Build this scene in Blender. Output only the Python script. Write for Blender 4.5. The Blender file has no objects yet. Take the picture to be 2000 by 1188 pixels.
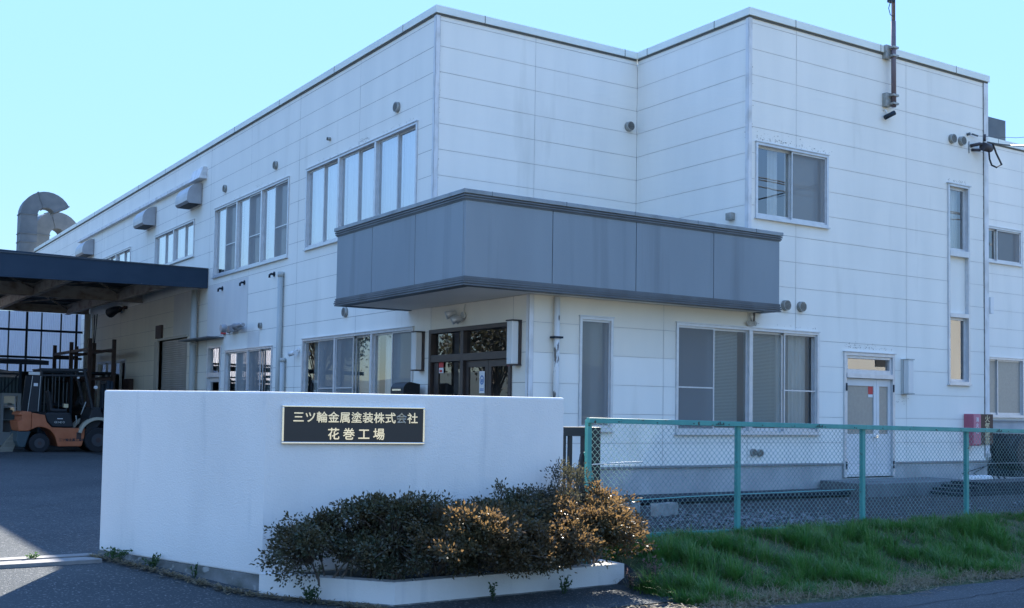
import bpy, bmesh, math, random
import numpy as np
from mathutils import Vector, Matrix

SC = bpy.context.scene
COL = SC.collection
rng = np.random.default_rng(7)
random.seed(7)
R = math.radians

# ------------------------------------------------------------------ camera
cd = bpy.data.cameras.new('camera')
cam = bpy.data.objects.new('camera', cd)
COL.objects.link(cam)
SC.camera = cam
cd.sensor_fit = 'HORIZONTAL'
cd.sensor_width = 36.0
cd.lens = 39.125
cd.shift_x = 0.0125
cd.shift_y = 0.0501
cd.clip_end = 3000
cam.matrix_world = Matrix(((0.84265306, -0.0399397, -0.5369736, -9.2802),
                           (-0.53821389, -0.03251785, -0.84218074, -16.7451),
                           (0.01617522, 0.99867282, -0.04889737, 1.40),
                           (0, 0, 0, 1)))

# ------------------------------------------------------------------ sky, sun, exposure
SUN_AZ, SUN_EL = 41.0, 37.5
W = bpy.data.worlds.new('World')
SC.world = W
W.use_nodes = True
nt = W.node_tree
sky = nt.nodes.new('ShaderNodeTexSky')
sky.sky_type = 'NISHITA'
sky.sun_disc = False
sky.sun_elevation = R(SUN_EL)
sky.sun_rotation = R(SUN_AZ)
sky.air_density = 1.0
sky.dust_density = 0.0
sky.ozone_density = 5.5
bg = nt.nodes['Background']
bg.inputs['Strength'].default_value = 0.15
# added remap: evens the sky brightness against the shaded walls (same for every ray), keeps its colour
bw = nt.nodes.new('ShaderNodeRGBToBW')
pw = nt.nodes.new('ShaderNodeMath')
pw.operation = 'POWER'
pw.inputs[1].default_value = -0.92
vs = nt.nodes.new('ShaderNodeVectorMath')
vs.operation = 'SCALE'
nt.links.new(sky.outputs[0], bw.inputs[0])
nt.links.new(bw.outputs[0], pw.inputs[0])
nt.links.new(sky.outputs[0], vs.inputs[0])
nt.links.new(pw.outputs[0], vs.inputs['Scale'])
nt.links.new(vs.outputs[0], bg.inputs[0])

sl = bpy.data.lights.new('sun', 'SUN')
sl.energy = 3.2
sl.angle = R(0.5)
sl.color = (1.0, 0.93, 0.82)
so = bpy.data.objects.new('sun', sl)
COL.objects.link(so)
sd = Vector((math.sin(R(SUN_AZ)) * math.cos(R(SUN_EL)), math.cos(R(SUN_AZ)) * math.cos(R(SUN_EL)), math.sin(R(SUN_EL))))
so.rotation_euler = sd.to_track_quat('Z', 'Y').to_euler()
so.location = sd * 60

SC.view_settings.view_transform = 'Standard'
SC.view_settings.look = 'None'
SC.view_settings.exposure = 2.42
SC.view_settings.gamma = 1.0

# ------------------------------------------------------------------ materials
MATS = {}

def mat(name, col, rough=0.7, col2=None, scale=(4, 4, 4), detail=4, bump=0.0, bscale=60.0, metal=0.0, lo=0.35, hi=0.65,
        spec=0.5, translucent=None, dots=None, object_random=False):
    """Principled material; col..col2 mixed by a noise over world position, optional fine bump and second stain layer."""
    if name in MATS:
        return MATS[name]
    m = bpy.data.materials.new(name)
    m.use_nodes = True
    n = m.node_tree.nodes
    l = m.node_tree.links
    b = n['Principled BSDF']
    b.inputs['Roughness'].default_value = rough
    b.inputs['Metallic'].default_value = metal
    b.inputs['Specular IOR Level'].default_value = spec
    geo = n.new('ShaderNodeNewGeometry')
    colout = None
    if col2 is not None:
        mp = n.new('ShaderNodeMapping')
        mp.inputs['Scale'].default_value = scale
        l.new(geo.outputs['Position'], mp.inputs[0])
        nz = n.new('ShaderNodeTexNoise')
        nz.inputs['Scale'].default_value = 1.0
        nz.inputs['Detail'].default_value = detail
        l.new(mp.outputs[0], nz.inputs['Vector'])
        rp = n.new('ShaderNodeMapRange')
        rp.inputs[1].default_value = lo
        rp.inputs[2].default_value = hi
        l.new(nz.outputs[0], rp.inputs[0])
        mx = n.new('ShaderNodeMix')
        mx.data_type = 'RGBA'
        mx.inputs[6].default_value = (*col, 1)
        mx.inputs[7].default_value = (*col2, 1)
        l.new(rp.outputs[0], mx.inputs[0])
        colout = mx.outputs[2]
    else:
        b.inputs['Base Color'].default_value = (*col, 1)
    if dots is not None:            # (colour, scale vec, threshold lo, hi) : a second, sparser stain layer
        dc, ds, dl, dh = dots
        mp2 = n.new('ShaderNodeMapping')
        mp2.inputs['Scale'].default_value = ds
        mp2.inputs['Location'].default_value = (3.1, 7.7, 1.3)
        l.new(geo.outputs['Position'], mp2.inputs[0])
        nz2 = n.new('ShaderNodeTexNoise')
        nz2.inputs['Scale'].default_value = 1.0
        nz2.inputs['Detail'].default_value = 5
        l.new(mp2.outputs[0], nz2.inputs['Vector'])
        r2 = n.new('ShaderNodeMapRange')
        r2.inputs[1].default_value = dl
        r2.inputs[2].default_value = dh
        l.new(nz2.outputs[0], r2.inputs[0])
        mx2 = n.new('ShaderNodeMix')
        mx2.data_type = 'RGBA'
        if colout:
            l.new(colout, mx2.inputs[6])
        else:
            mx2.inputs[6].default_value = (*col, 1)
        mx2.inputs[7].default_value = (*dc, 1)
        l.new(r2.outputs[0], mx2.inputs[0])
        colout = mx2.outputs[2]
    if colout:
        l.new(colout, b.inputs['Base Color'])
    if bump > 0:
        nb = n.new('ShaderNodeTexNoise')
        nb.inputs['Scale'].default_value = bscale
        nb.inputs['Detail'].default_value = 3
        l.new(geo.outputs['Position'], nb.inputs['Vector'])
        bp = n.new('ShaderNodeBump')
        bp.inputs['Strength'].default_value = bump
        bp.inputs['Distance'].default_value = 0.02
        l.new(nb.outputs[0], bp.inputs['Height'])
        l.new(bp.outputs[0], b.inputs['Normal'])
    if translucent is not None:
        tcol, fac = translucent
        tr = n.new('ShaderNodeBsdfTranslucent')
        tr.inputs[0].default_value = (*tcol, 1)
        ms = n.new('ShaderNodeMixShader')
        ms.inputs[0].default_value = fac
        l.new(b.outputs[0], ms.inputs[1])
        l.new(tr.outputs[0], ms.inputs[2])
        l.new(ms.outputs[0], n['Material Output'].inputs[0])
    MATS[name] = m
    return m


def glass_mat(name, tint=(0.86, 0.90, 0.91), ior=1.6, rough=0.0, base=0.14, wobble=0.0):
    m = bpy.data.materials.new(name)
    m.use_nodes = True
    n = m.node_tree.nodes
    l = m.node_tree.links
    n.remove(n['Principled BSDF'])
    t = n.new('ShaderNodeBsdfTransparent')
    t.inputs[0].default_value = (*tint, 1)
    g = n.new('ShaderNodeBsdfGlossy')
    g.inputs['Roughness'].default_value = rough
    g.inputs[0].default_value = (0.95, 0.97, 1, 1)
    fr = n.new('ShaderNodeFresnel')
    fr.inputs[0].default_value = ior
    ad = n.new('ShaderNodeMath')
    ad.operation = 'ADD'
    ad.inputs[1].default_value = base
    ad.use_clamp = True
    l.new(fr.outputs[0], ad.inputs[0])
    ms = n.new('ShaderNodeMixShader')
    l.new(ad.outputs[0], ms.inputs[0])
    l.new(t.outputs[0], ms.inputs[1])
    l.new(g.outputs[0], ms.inputs[2])
    l.new(ms.outputs[0], n['Material Output'].inputs[0])
    if wobble > 0:
        geo = n.new('ShaderNodeNewGeometry')
        nb = n.new('ShaderNodeTexNoise')
        nb.inputs['Scale'].default_value = 1.2
        l.new(geo.outputs['Position'], nb.inputs['Vector'])
        bp = n.new('ShaderNodeBump')
        bp.inputs['Strength'].default_value = wobble
        bp.inputs['Distance'].default_value = 0.02
        l.new(nb.outputs[0], bp.inputs['Height'])
        l.new(bp.outputs[0], g.inputs['Normal'])
    return m


def screen_mat(name, col, alpha):
    m = bpy.data.materials.new(name)
    m.use_nodes = True
    n = m.node_tree.nodes
    l = m.node_tree.links
    b = n['Principled BSDF']
    b.inputs['Base Color'].default_value = (*col, 1)
    b.inputs['Roughness'].default_value = 0.8
    t = n.new('ShaderNodeBsdfTransparent')
    ms = n.new('ShaderNodeMixShader')
    ms.inputs[0].default_value = alpha
    l.new(t.outputs[0], ms.inputs[1])
    l.new(b.outputs[0], ms.inputs[2])
    l.new(ms.outputs[0], n['Material Output'].inputs[0])
    return m


M_WALL = mat('siding_white', (0.86, 0.84, 0.775), 0.75, (0.78, 0.77, 0.715), (1.6, 1.6, 0.28), 6, 0.10, 45, lo=0.3, hi=0.72,
             dots=((0.64, 0.63, 0.57), (2.6, 2.6, 0.35), 0.60, 0.95))
M_WALLC = mat('siding_bounce_cream', (0.80, 0.76, 0.66), 0.75, (0.72, 0.69, 0.61), (1.6, 1.6, 0.28), 6, 0.10, 45, lo=0.3, hi=0.72)  # warm bounced light under balcony and canopy put into the siding colour
M_PATCH = mat('siding_greyer', (0.70, 0.69, 0.66), 0.75, (0.63, 0.625, 0.61), (2, 2, .4), 4, 0.1, 45)
M_GAP = mat('joint_sealant', (0.20, 0.21, 0.22), 0.9, (0.34, 0.34, 0.34), (3, 3, 3), 3)
M_GAPF = mat('joint_sealant_pale', (0.36, 0.37, 0.37), 0.9, (0.60, 0.59, 0.57), (2, 2, 2), 3)
M_TRIM = mat('corner_trim_white', (0.70, 0.71, 0.72), 0.55, (0.5, 0.5, 0.48), (6, 6, 3), 5, lo=0.45, hi=0.75)
M_COPING = mat('coping_metal', (0.76, 0.80, 0.74), 0.5, (0.68, 0.72, 0.68), (1.5, 1.5, 4), 3)
M_ROOF = mat('roof_sheet', (0.3, 0.31, 0.32), 0.6)
M_PLINTH = mat('plinth_concrete', (0.46, 0.47, 0.47), 0.85, (0.34, 0.35, 0.36), (1.6, 1.6, 1.0), 6, 0.25, 40,
               dots=((0.17, 0.18, 0.17), (1.1, 1.1, 0.7), 0.56, 0.74))
M_STEP = mat('old_step_concrete', (0.16, 0.18, 0.19), 0.9, (0.08, 0.09, 0.10), (1.6, 1.6, 1.0), 6, 0.3, 40)
M_ALU = mat('window_aluminium', (0.60, 0.62, 0.64), 0.38, (0.54, 0.56, 0.58), (9, 9, 9), 2, metal=0.35)
M_ALUD = mat('aluminium_in_shade_line', (0.10, 0.11, 0.12), 0.6)
M_BROWN = mat('bronze_aluminium', (0.055, 0.045, 0.045), 0.38, (0.07, 0.055, 0.05), (5, 5, 5), 2, metal=0.2)
M_GLASS = glass_mat('window_glass', wobble=0.03)
M_GLASSR = glass_mat('sky_reflecting_glass', base=0.36, wobble=0.03)
M_GLASSD = glass_mat('dark_door_glass', tint=(0.45, 0.48, 0.5), base=0.09, wobble=0.02)
M_FROST = mat('pebbled_glass', (0.32, 0.31, 0.27), 0.3, (0.29, 0.28, 0.25), (18, 18, 18), 3, 0.08, 55)
M_SCREEN = screen_mat('insect_screen', (0.27, 0.285, 0.29), 0.55)
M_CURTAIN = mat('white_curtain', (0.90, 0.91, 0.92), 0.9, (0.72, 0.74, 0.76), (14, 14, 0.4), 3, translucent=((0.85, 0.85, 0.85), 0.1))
M_LACE = mat('lace_curtain', (0.90, 0.91, 0.90), 0.9, (0.66, 0.69, 0.69), (14, 14, 1.2), 4)
M_BLIND = mat('blind_slat', (0.80, 0.86, 0.83), 0.5, translucent=((.5, .55, .53), .25))
M_ROOM = mat('room_inside', (0.30, 0.30, 0.29), 0.9)
M_BALC = mat('balcony_panel_grey', (0.215, 0.262, 0.298), 0.55, (0.19, 0.232, 0.266), (1.2, 1.2, 0.3), 5, 0.05, 30,
             dots=((0.115, 0.14, 0.162), (3.2, 3.2, 0.14), 0.55, 0.85))
M_BALCAP = mat('balcony_cap_grey', (0.25, 0.29, 0.32), 0.5, (0.15, 0.175, 0.19), (5, 5, 2), 5, metal=0.1, lo=0.45, hi=0.8)
M_BALRIB = mat('balcony_rib_grey', (0.10, 0.12, 0.14), 0.5, (0.07, 0.085, 0.10), (3, 3, 3), 4)
M_SOFFIT = mat('soffit_board', (0.86, 0.84, 0.79), 0.8, (0.80, 0.78, 0.74), (1, 1, 1), 3)
M_PIPE = mat('pvc_pipe_grey', (0.47, 0.49, 0.48), 0.5, (0.40, 0.42, 0.40), (4, 4, 1), 3)
M_PIPEW = mat('peeling_pipe_paint', (0.66, 0.66, 0.64), 0.6, (0.13, 0.115, 0.10), (14, 14, 4), 5, lo=0.56, hi=0.62)
M_VENT = mat('vent_cap_metal', (0.36, 0.36, 0.34), 0.45, (0.26, 0.27, 0.25), (12, 12, 12), 3, metal=0.3)
M_VENTD = mat('vent_dark_inside', (0.03, 0.033, 0.035), 0.7)
M_FLAKE = mat('flaked_paint', (0.34, 0.33, 0.30), 0.9, (0.52, 0.51, 0.47), (40, 40, 40), 2)
M_STUCCO = mat('white_stucco', (0.79, 0.76, 0.72), 0.8, (0.73, 0.705, 0.67), (2.2, 2.2, 1.0), 5, 0.26, 75,
               dots=((0.56, 0.56, 0.55), (6, 6, 0.7), 0.60, 0.85))
M_FOOT = mat('mossy_concrete', (0.22, 0.225, 0.225), 0.9, (0.11, 0.115, 0.10), (6, 6, 6), 6, 0.3, 60,
             dots=((0.36, 0.36, 0.34), (9, 9, 9), 0.60, 0.68))
M_CHROME = mat('polished_steel', (0.86, 0.85, 0.82), 0.16, metal=1.0)
M_LETTER = mat('steel_letter', (0.97, 0.94, 0.88), 0.12, (0.93, 0.88, 0.80), (30, 30, 30), 2, metal=1.0)
M_LETTERD = mat('steel_letter_dark_reflection', (0.30, 0.34, 0.38), 0.3, (0.42, 0.36, 0.27), (25, 25, 25), 2, metal=0.5)  # dark reflection in one character put into its colour
M_SIGNBLK = mat('sign_black', (0.012, 0.018, 0.026), 0.3)
M_ASPH = mat('yard_asphalt', (0.050, 0.063, 0.071), 0.85, (0.022, 0.033, 0.042), (0.55, 0.55, 0.55), 8, 0.9, 130,
             dots=((0.17, 0.175, 0.18), (42, 42, 42), 0.57, 0.68))
M_ROAD = mat('road_asphalt', (0.056, 0.068, 0.075), 0.85, (0.028, 0.039, 0.047), (0.6, 1.4, 1), 8, 0.9, 140,
             dots=((0.17, 0.175, 0.18), (48, 48, 48), 0.57, 0.70))
M_SOIL = mat('bare_soil', (0.026, 0.031, 0.034), 0.95, (0.016, 0.021, 0.025), (2.5, 2.5, 2.5), 6, 0.8, 60)
M_GREEN = mat('fence_green_paint', (0.045, 0.25, 0.235), 0.42, (0.06, 0.30, 0.28), (7, 7, 3), 4,
              dots=((0.03, 0.025, 0.02), (16, 16, 16), 0.66, 0.70))
M_WIRE = mat('fence_wire', (0.22, 0.37, 0.35), 0.5, (0.17, 0.29, 0.28), (8, 8, 8), 2)
M_NAVY = mat('dark_navy_steel', (0.012, 0.022, 0.036), 0.6, (0.018, 0.03, 0.045), (2, 2, 2), 3, spec=0.25)
M_FASCIA = mat('navy_fascia', (0.016, 0.036, 0.062), 0.6, (0.022, 0.044, 0.072), (1.5, 1.5, 3), 4,
               dots=((0.3, 0.32, 0.34), (6, 6, 9), 0.74, 0.76), spec=0.3)
M_STEELB = mat('beam_grey_rusty', (0.34, 0.31, 0.28), 0.7, (0.17, 0.125, 0.10), (3, 3, 5), 6, lo=0.45, hi=0.7)
M_RUST = mat('rusty_brown_steel', (0.045, 0.030, 0.032), 0.7, (0.065, 0.040, 0.036), (5, 5, 5), 4)
M_DECK = mat('canopy_deck', (0.06, 0.075, 0.09), 0.6, (0.04, 0.05, 0.06), (3, 3, 3), 3)
M_FRP = mat('translucent_sheet', (0.70, 0.70, 0.74), 0.6, (0.60, 0.60, 0.65), (1, 1, 0.6), 4, translucent=((0.85, 0.85, 0.92), 0.72))
M_SHUT = mat('shutter_slats', (0.62, 0.59, 0.57), 0.5, (0.52, 0.50, 0.48), (2, 2, .5), 3, metal=0.2)
M_DUCT = mat('galvanised_duct', (0.115, 0.135, 0.15), 0.6, (0.085, 0.105, 0.12), (2.5, 2.5, 2.5), 4, metal=0.1)
M_HOOD = mat('hood_stainless', (0.40, 0.41, 0.43), 0.4, (0.33, 0.34, 0.36), (3, 3, 3), 3, metal=0.4)
M_ORANGE = mat('faded_orange_paint', (0.46, 0.14, 0.06), 0.45, (0.40, 0.11, 0.04), (4, 4, 4), 4)
M_CREAM = mat('fender_cream', (0.42, 0.40, 0.32), 0.5)
M_BLACK = mat('matt_black', (0.010, 0.014, 0.020), 0.55)
M_RUBBER = mat('tyre_rubber', (0.014, 0.016, 0.02), 0.85, bump=0.2, bscale=60)
M_TEAL = mat('dark_teal_sheet', (0.04, 0.075, 0.09), 0.6, (0.03, 0.055, 0.07), (6, 6, 1), 3)
M_WHITE = mat('white_plastic', (0.72, 0.73, 0.73), 0.4)
M_LAMP = mat('lamp_diffuser', (0.66, 0.67, 0.66), 0.4)
M_RED = mat('red_sticker', (0.55, 0.05, 0.05), 0.5)
M_PINK = mat('faded_red_box', (0.44, 0.115, 0.165), 0.5, (0.37, 0.09, 0.14), (8, 8, 3), 3)
M_SIGNBR = mat('dark_brown_sign', (0.055, 0.025, 0.022), 0.5)
M_YELLOW = mat('pale_yellow_letter', (0.70, 0.60, 0.38), 0.6)
M_PAPER = mat('paper', (0.72, 0.73, 0.74), 0.8)
M_BLUE = mat('blue_print', (0.07, 0.18, 0.42), 0.6)
M_BLOCK = mat('concrete_block', (0.34, 0.35, 0.34), 0.95, (0.24, 0.25, 0.24), (14, 14, 14), 5, 0.5, 70)
M_STONE = mat('gravel_stone', (0.20, 0.21, 0.22), 0.9, (0.03, 0.036, 0.042), (25, 25, 25), 2)
M_LIMB = mat('shrub_branch', (0.11, 0.09, 0.075), 0.9, (0.17, 0.15, 0.13), (20, 20, 8), 3)
M_LEAFD = mat('azalea_leaf_dark', (0.040, 0.066, 0.038), 0.38, (0.105, 0.088, 0.048), (9, 9, 9), 2, translucent=((0.10, 0.065, 0.025), 0.3))
M_LEAFO = mat('azalea_leaf_bronze', (0.090, 0.068, 0.038), 0.42, (0.065, 0.070, 0.034), (4, 4, 4), 3, translucent=((0.22, 0.135, 0.055), 0.42))
M_LEAFG = mat('grey_green_leaf', (0.045, 0.052, 0.046), 0.6, (0.07, 0.06, 0.045), (6, 6, 6), 3, translucent=((0.12, 0.115, 0.06), 0.3))
M_GRASS = mat('grass_green', (0.028, 0.115, 0.026), 0.5, (0.13, 0.225, 0.048), (11, 11, 3), 3, translucent=((0.09, 0.28, 0.05), 0.3))
M_STRAW = mat('dry_grass', (0.27, 0.22, 0.13), 0.8, (0.17, 0.14, 0.10), (6, 6, 6), 3, translucent=((0.4, 0.33, 0.18), 0.3))
M_WEED = mat('weed_leaf', (0.022, 0.050, 0.022), 0.6, (0.040, 0.070, 0.028), (12, 12, 12), 3, translucent=((0.1, 0.25, 0.05), 0.3))
M_MAUVE = mat('mauve_flower_leaf', (0.20, 0.11, 0.13), 0.7, (0.13, 0.11, 0.07), (30, 30, 30), 2, translucent=((0.4, 0.25, 0.25), 0.35))
M_TIMBER = mat('pale_timber', (0.20, 0.19, 0.15), 0.8, (0.15, 0.14, 0.11), (4, 20, 20), 4)

# ------------------------------------------------------------------ object helpers
ORG = {}


def tag(o, label, cat, group=None):
    o['label'] = label
    o['category'] = cat
    if group:
        o['group'] = group
    return o


def thing(name, label, cat, loc=(0, 0, 0), group=None):
    o = bpy.data.objects.new(name, None)
    o.empty_display_size = 0.2
    COL.objects.link(o)
    o.location = loc
    ORG[o.name] = Vector(loc)
    return tag(o, label, cat, group)


def link_mesh(name, me, material, parent=None, loc=None):
    o = bpy.data.objects.new(name, me)
    COL.objects.link(o)
    if material:
        me.materials.append(material)
    if parent is not None:
        o.parent = parent
        ORG[o.name] = ORG[parent.name]
    else:
        L = Vector(loc or (0, 0, 0))
        o.location = L
        ORG[o.name] = L
    return o


class MB:
    """collects faces in world coordinates, links them as ONE mesh object"""

    def __init__(self):
        self.v = []
        self.f = []
        self.smooth = []

    def face(self, pts, smooth=False):
        i = len(self.v)
        self.v.extend([tuple(p) for p in pts])
        self.f.append(tuple(range(i, i + len(pts))))
        self.smooth.append(smooth)

    def hexa(self, c):
        """8 corners: bottom 0-3 (loop), top 4-7"""
        i = len(self.v)
        self.v.extend([tuple(p) for p in c])
        a = Vector(c[1]) - Vector(c[0])
        b = Vector(c[3]) - Vector(c[0])
        d = Vector(c[4]) - Vector(c[0])
        fs = [(3, 2, 1, 0), (4, 5, 6, 7), (0, 1, 5, 4), (1, 2, 6, 5), (2, 3, 7, 6), (3, 0, 4, 7)]
        if a.cross(b).dot(d) < 0:
            fs = [tuple(reversed(q)) for q in fs]
        for q in fs:
            self.f.append(tuple(i + k for k in q))
            self.smooth.append(False)

    def box(self, x0, x1, y0, y1, z0, z1):
        self.hexa([(x0, y0, z0), (x1, y0, z0), (x1, y1, z0), (x0, y1, z0), (x0, y0, z1), (x1, y0, z1), (x1, y1, z1), (x0, y1, z1)])

    def obox(self, c, ax, ay, az):
        """oriented box: centre, half-axis vectors"""
        c, ax, ay, az = Vector(c), Vector(ax), Vector(ay), Vector(az)
        self.hexa([c - ax - ay - az, c + ax - ay - az, c + ax + ay - az, c - ax + ay - az,
                   c - ax - ay + az, c + ax - ay + az, c + ax + ay + az, c - ax + ay + az])

    def bar(self, p, q, w, h=None, up=(0, 0, 1)):
        """square bar from p to q"""
        p, q = Vector(p), Vector(q)
        h = h or w
        d = (q - p)
        u = Vector(up)
        if abs(d.normalized().dot(u)) > 0.98:
            u = Vector((0, 1, 0))
        s = d.cross(u).normalized()
        t = s.cross(d).normalized()
        self.obox((p + q) / 2, d / 2, s * w / 2, t * h / 2)

    def tube(self, pts, r, n=8, caps=True, r1=None):
        pts = [Vector(p) for p in pts]
        rings = []
        k = len(pts)
        prev = None
        for i, p in enumerate(pts):
            d = (pts[min(i + 1, k - 1)] - pts[max(i - 1, 0)]).normalized()
            if prev is None:
                u = Vector((0, 0, 1)) if abs(d.z) < 0.9 else Vector((1, 0, 0))
                s = d.cross(u).normalized()
            else:
                s = (prev - d * prev.dot(d)).normalized()
            prev = s
            t = d.cross(s)
            rr = r if r1 is None else r + (r1 - r) * i / (k - 1)
            base = len(self.v)
            for j in range(n):
                a = 2 * math.pi * j / n
                self.v.append(tuple(p + s * math.cos(a) * rr + t * math.sin(a) * rr))
            rings.append(base)
        for a, b in zip(rings[:-1], rings[1:]):
            for j in range(n):
                j2 = (j + 1) % n
                self.f.append((a + j, a + j2, b + j2, b + j))
                self.smooth.append(True)
        if caps:
            self.f.append(tuple(rings[0] + j for j in reversed(range(n))))
            self.smooth.append(False)
            self.f.append(tuple(rings[-1] + j for j in range(n)))
            self.smooth.append(False)

    def prism(self, prof, a, b):
        """closed profile (list of 3-D pts) swept from offset a to offset b (vectors)"""
        a, b = Vector(a), Vector(b)
        i = len(self.v)
        n = len(prof)
        for p in prof:
            self.v.append(tuple(Vector(p) + a))
        for p in prof:
            self.v.append(tuple(Vector(p) + b))
        self.f.append(tuple(i + k for k in reversed(range(n))))
        self.f.append(tuple(i + n + k for k in range(n)))
        self.smooth += [False, False]
        for k in range(n):
            k2 = (k + 1) % n
            self.f.append((i + k, i + k2, i + n + k2, i + n + k))
            self.smooth.append(False)

    def build(self, name, material, parent=None, loc=None, bevel=0.0):
        org = ORG[parent.name] if parent is not None else Vector(loc or (0, 0, 0))
        me = bpy.data.meshes.new(name)
        me.from_pydata([(x - org.x, y - org.y, z - org.z) for x, y, z in self.v], [], self.f)
        me.polygons.foreach_set('use_smooth', self.smooth)
        me.update()
        o = link_mesh(name, me, material, parent, loc)
        if bevel > 0:
            md = o.modifiers.new('bevel', 'BEVEL')
            md.width = bevel
            md.segments = 2
            md.limit_method = 'ANGLE'
            md.angle_limit = R(40)
        return o


def np_mesh(name, verts, faces, material, parent=None, loc=None):
    """fast mesh from numpy arrays; faces (n,k)"""
    org = ORG[parent.name] if parent is not None else Vector(loc or (0, 0, 0))
    verts = np.asarray(verts, dtype=np.float32) - np.array(org, dtype=np.float32)
    me = bpy.data.meshes.new(name)
    n, k = faces.shape
    me.vertices.add(len(verts))
    me.vertices.foreach_set('co', verts.ravel())
    me.loops.add(n * k)
    me.loops.foreach_set('vertex_index', faces.ravel().astype(np.int32))
    me.polygons.add(n)
    me.polygons.foreach_set('loop_start', np.arange(0, n * k, k, dtype=np.int32))
    me.update(calc_edges=True)
    return link_mesh(name, me, material, parent, loc)


class Fr:
    """a facade: origin, u axis, outward normal"""

    def __init__(self, O, U, N):
        self.O, self.U, self.N = Vector(O), Vector(U), Vector(N)

    def P(self, u, z, n=0.0):
        return self.O + self.U * u + self.N * n + Vector((0, 0, z))

    def box(self, mb, u0, u1, z0, z1, n0, n1):
        P = self.P
        mb.hexa([P(u0, z0, n0), P(u1, z0, n0), P(u1, z0, n1), P(u0, z0, n1), P(u0, z1, n0), P(u1, z1, n0), P(u1, z1, n1), P(u0, z1, n1)])

    def quad(self, mb, u0, u1, z0, z1, n):
        P = self.P
        q = [P(u0, z0, n), P(u1, z0, n), P(u1, z1, n), P(u0, z1, n)]
        nn = (q[1] - q[0]).cross(q[2] - q[0])
        if nn.dot(self.N) < 0:
            q.reverse()
        mb.face(q)


YF = -3.02
FL = Fr((0, 0, 0), (0, 1, 0), (-1, 0, 0))
FF = Fr((0, YF, 0), (1, 0, 0), (0, -1, 0))
FA = Fr((0, 0, 0), (1, 0, 0), (0, -1, 0))
FB = Fr((4.504, 0, 0), (0, 1, 0), (-1, 0, 0))
FR = Fr((11.27, 0, 0), (0, 1, 0), (1, 0, 0))
XE, YE, ZT, ZP = 27.0, 37.6, 8.43, 0.53
ROW0, RH = 8.186, 0.455


def split(u0, u1, z0, z1, holes):
    us = sorted({u0, u1, *[h for q in holes for h in q[:2] if u0 < h < u1]})
    zs = sorted({z0, z1, *[h for q in holes for h in q[2:] if z0 < h < z1]})
    for a, b in zip(us[:-1], us[1:]):
        for c, d in zip(zs[:-1], zs[1:]):
            mu, mz = (a + b) / 2, (c + d) / 2
            if not any(q[0] < mu < q[1] and q[2] < mz < q[3] for q in holes):
                yield a, b, c, d


def facade(fr, u0, u1, z0, z1, joints, holes, wall, back, g=0.0033):
    us = [u0] + [j for j in joints if u0 + .02 < j < u1 - .02] + [u1]
    zs = [z1] + [ROW0 - RH * k for k in range(0, 19) if z0 + .04 < ROW0 - RH * k < z1 - .02] + [z0]
    for a, b in zip(us[:-1], us[1:]):
        for zt, zb in zip(zs[:-1], zs[1:]):
            sk = random.uniform(-0.0012, 0.0012)
            for q in split(a + g, b - g, zb + g, zt - g, holes):
                fr.quad(wall, *q, sk)
    for q in split(u0, u1, z0, z1, holes):
        fr.quad(back, *q, -0.012)
    for h in holes:                       # reveals
        P = fr.P
        a, b, c, d = h
        for p, q in (((a, c), (b, c)), ((b, c), (b, d)), ((b, d), (a, d)), ((a, d), (a, c))):
            wall.face([P(*p, 0), P(*q, 0), P(*q, -.14), P(*p, -.14)])


# ------------------------------------------------------------------ ground
def sstep(x, a, b):
    t = np.clip((np.asarray(x, float) - a) / (b - a), 0, 1)
    return t * t * (3 - 2 * t)


def gz(x, y):
    x = np.asarray(x, float)
    y = np.asarray(y, float)
    yard = 0.0 + 0.10 * sstep(y, 0, 14)
    drive = -0.20 * (1 - sstep(y, -8.0, -6.0)) - 0.03 * (1 - sstep(y, -9.6, -8))
    bank = 0.10 * sstep(-y, 3.6, 5.5) + 0.03 * sstep(-y, 6, 8) - 0.37 * sstep(-y, 7.98, 9.5)
    w = sstep(x, -2.66, -2.40)
    far = 0.0
    return yard + drive * (1 - w) + bank * w + far


def grid_sheet(name, x0, x1, y0, y1, nx, ny, off, material, yedge=None):
    xs = np.linspace(x0, x1, nx)
    ys = np.linspace(y0, y1, ny)
    X, Y = np.meshgrid(xs, ys)
    if yedge is not None:                       # wavy far edge
        t = (Y - y0) / (y1 - y0)
        Y = Y + t * yedge(X)
    Z = gz(X, Y) + off
    v = np.stack([X, Y, Z], -1).reshape(-1, 3)
    i = np.arange(nx * ny).reshape(ny, nx)
    f = np.stack([i[:-1, :-1], i[:-1, 1:], i[1:, 1:], i[1:, :-1]], -1).reshape(-1, 4)
    o = np_mesh(name, v, f, material)
    o.data.polygons.foreach_set('use_smooth', [True] * len(f))
    o['kind'] = 'structure'
    return o


def axis(lo, a, b, hi, step):
    far0 = a - np.geomspace(step, a - lo, 14)[::-1]
    far1 = b + np.geomspace(step, hi - b, 14)
    return np.concatenate([far0, np.arange(a, b, step), [b], far1])


def ground():
    xs = axis(-900, -12, 14, 900, 0.25)
    ys = axis(-900, -14, 6, 1400, 0.2)
    X, Y = np.meshgrid(xs, ys)
    Z = gz(X, Y) - 0.004
    n1, n2 = len(xs), len(ys)
    i = np.arange(n1 * n2).reshape(n2, n1)
    f = np.stack([i[:-1, :-1], i[:-1, 1:], i[1:, 1:], i[1:, :-1]], -1).reshape(-1, 4)
    o = np_mesh('ground', np.stack([X, Y, Z], -1).reshape(-1, 3), f, M_SOIL)
    o.data.polygons.foreach_set('use_smooth', [True] * len(f))
    o['kind'] = 'structure'


ground()
grid_sheet('yard_pavement', -40, -2.62, -9.4, 45, 160, 260, 0.004, M_ASPH)


def edge_noise(X):
    return 0.05 * np.sin(X * 2.1) + 0.035 * np.sin(X * 5.3 + 1) + 0.02 * np.sin(X * 13.7)


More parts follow.
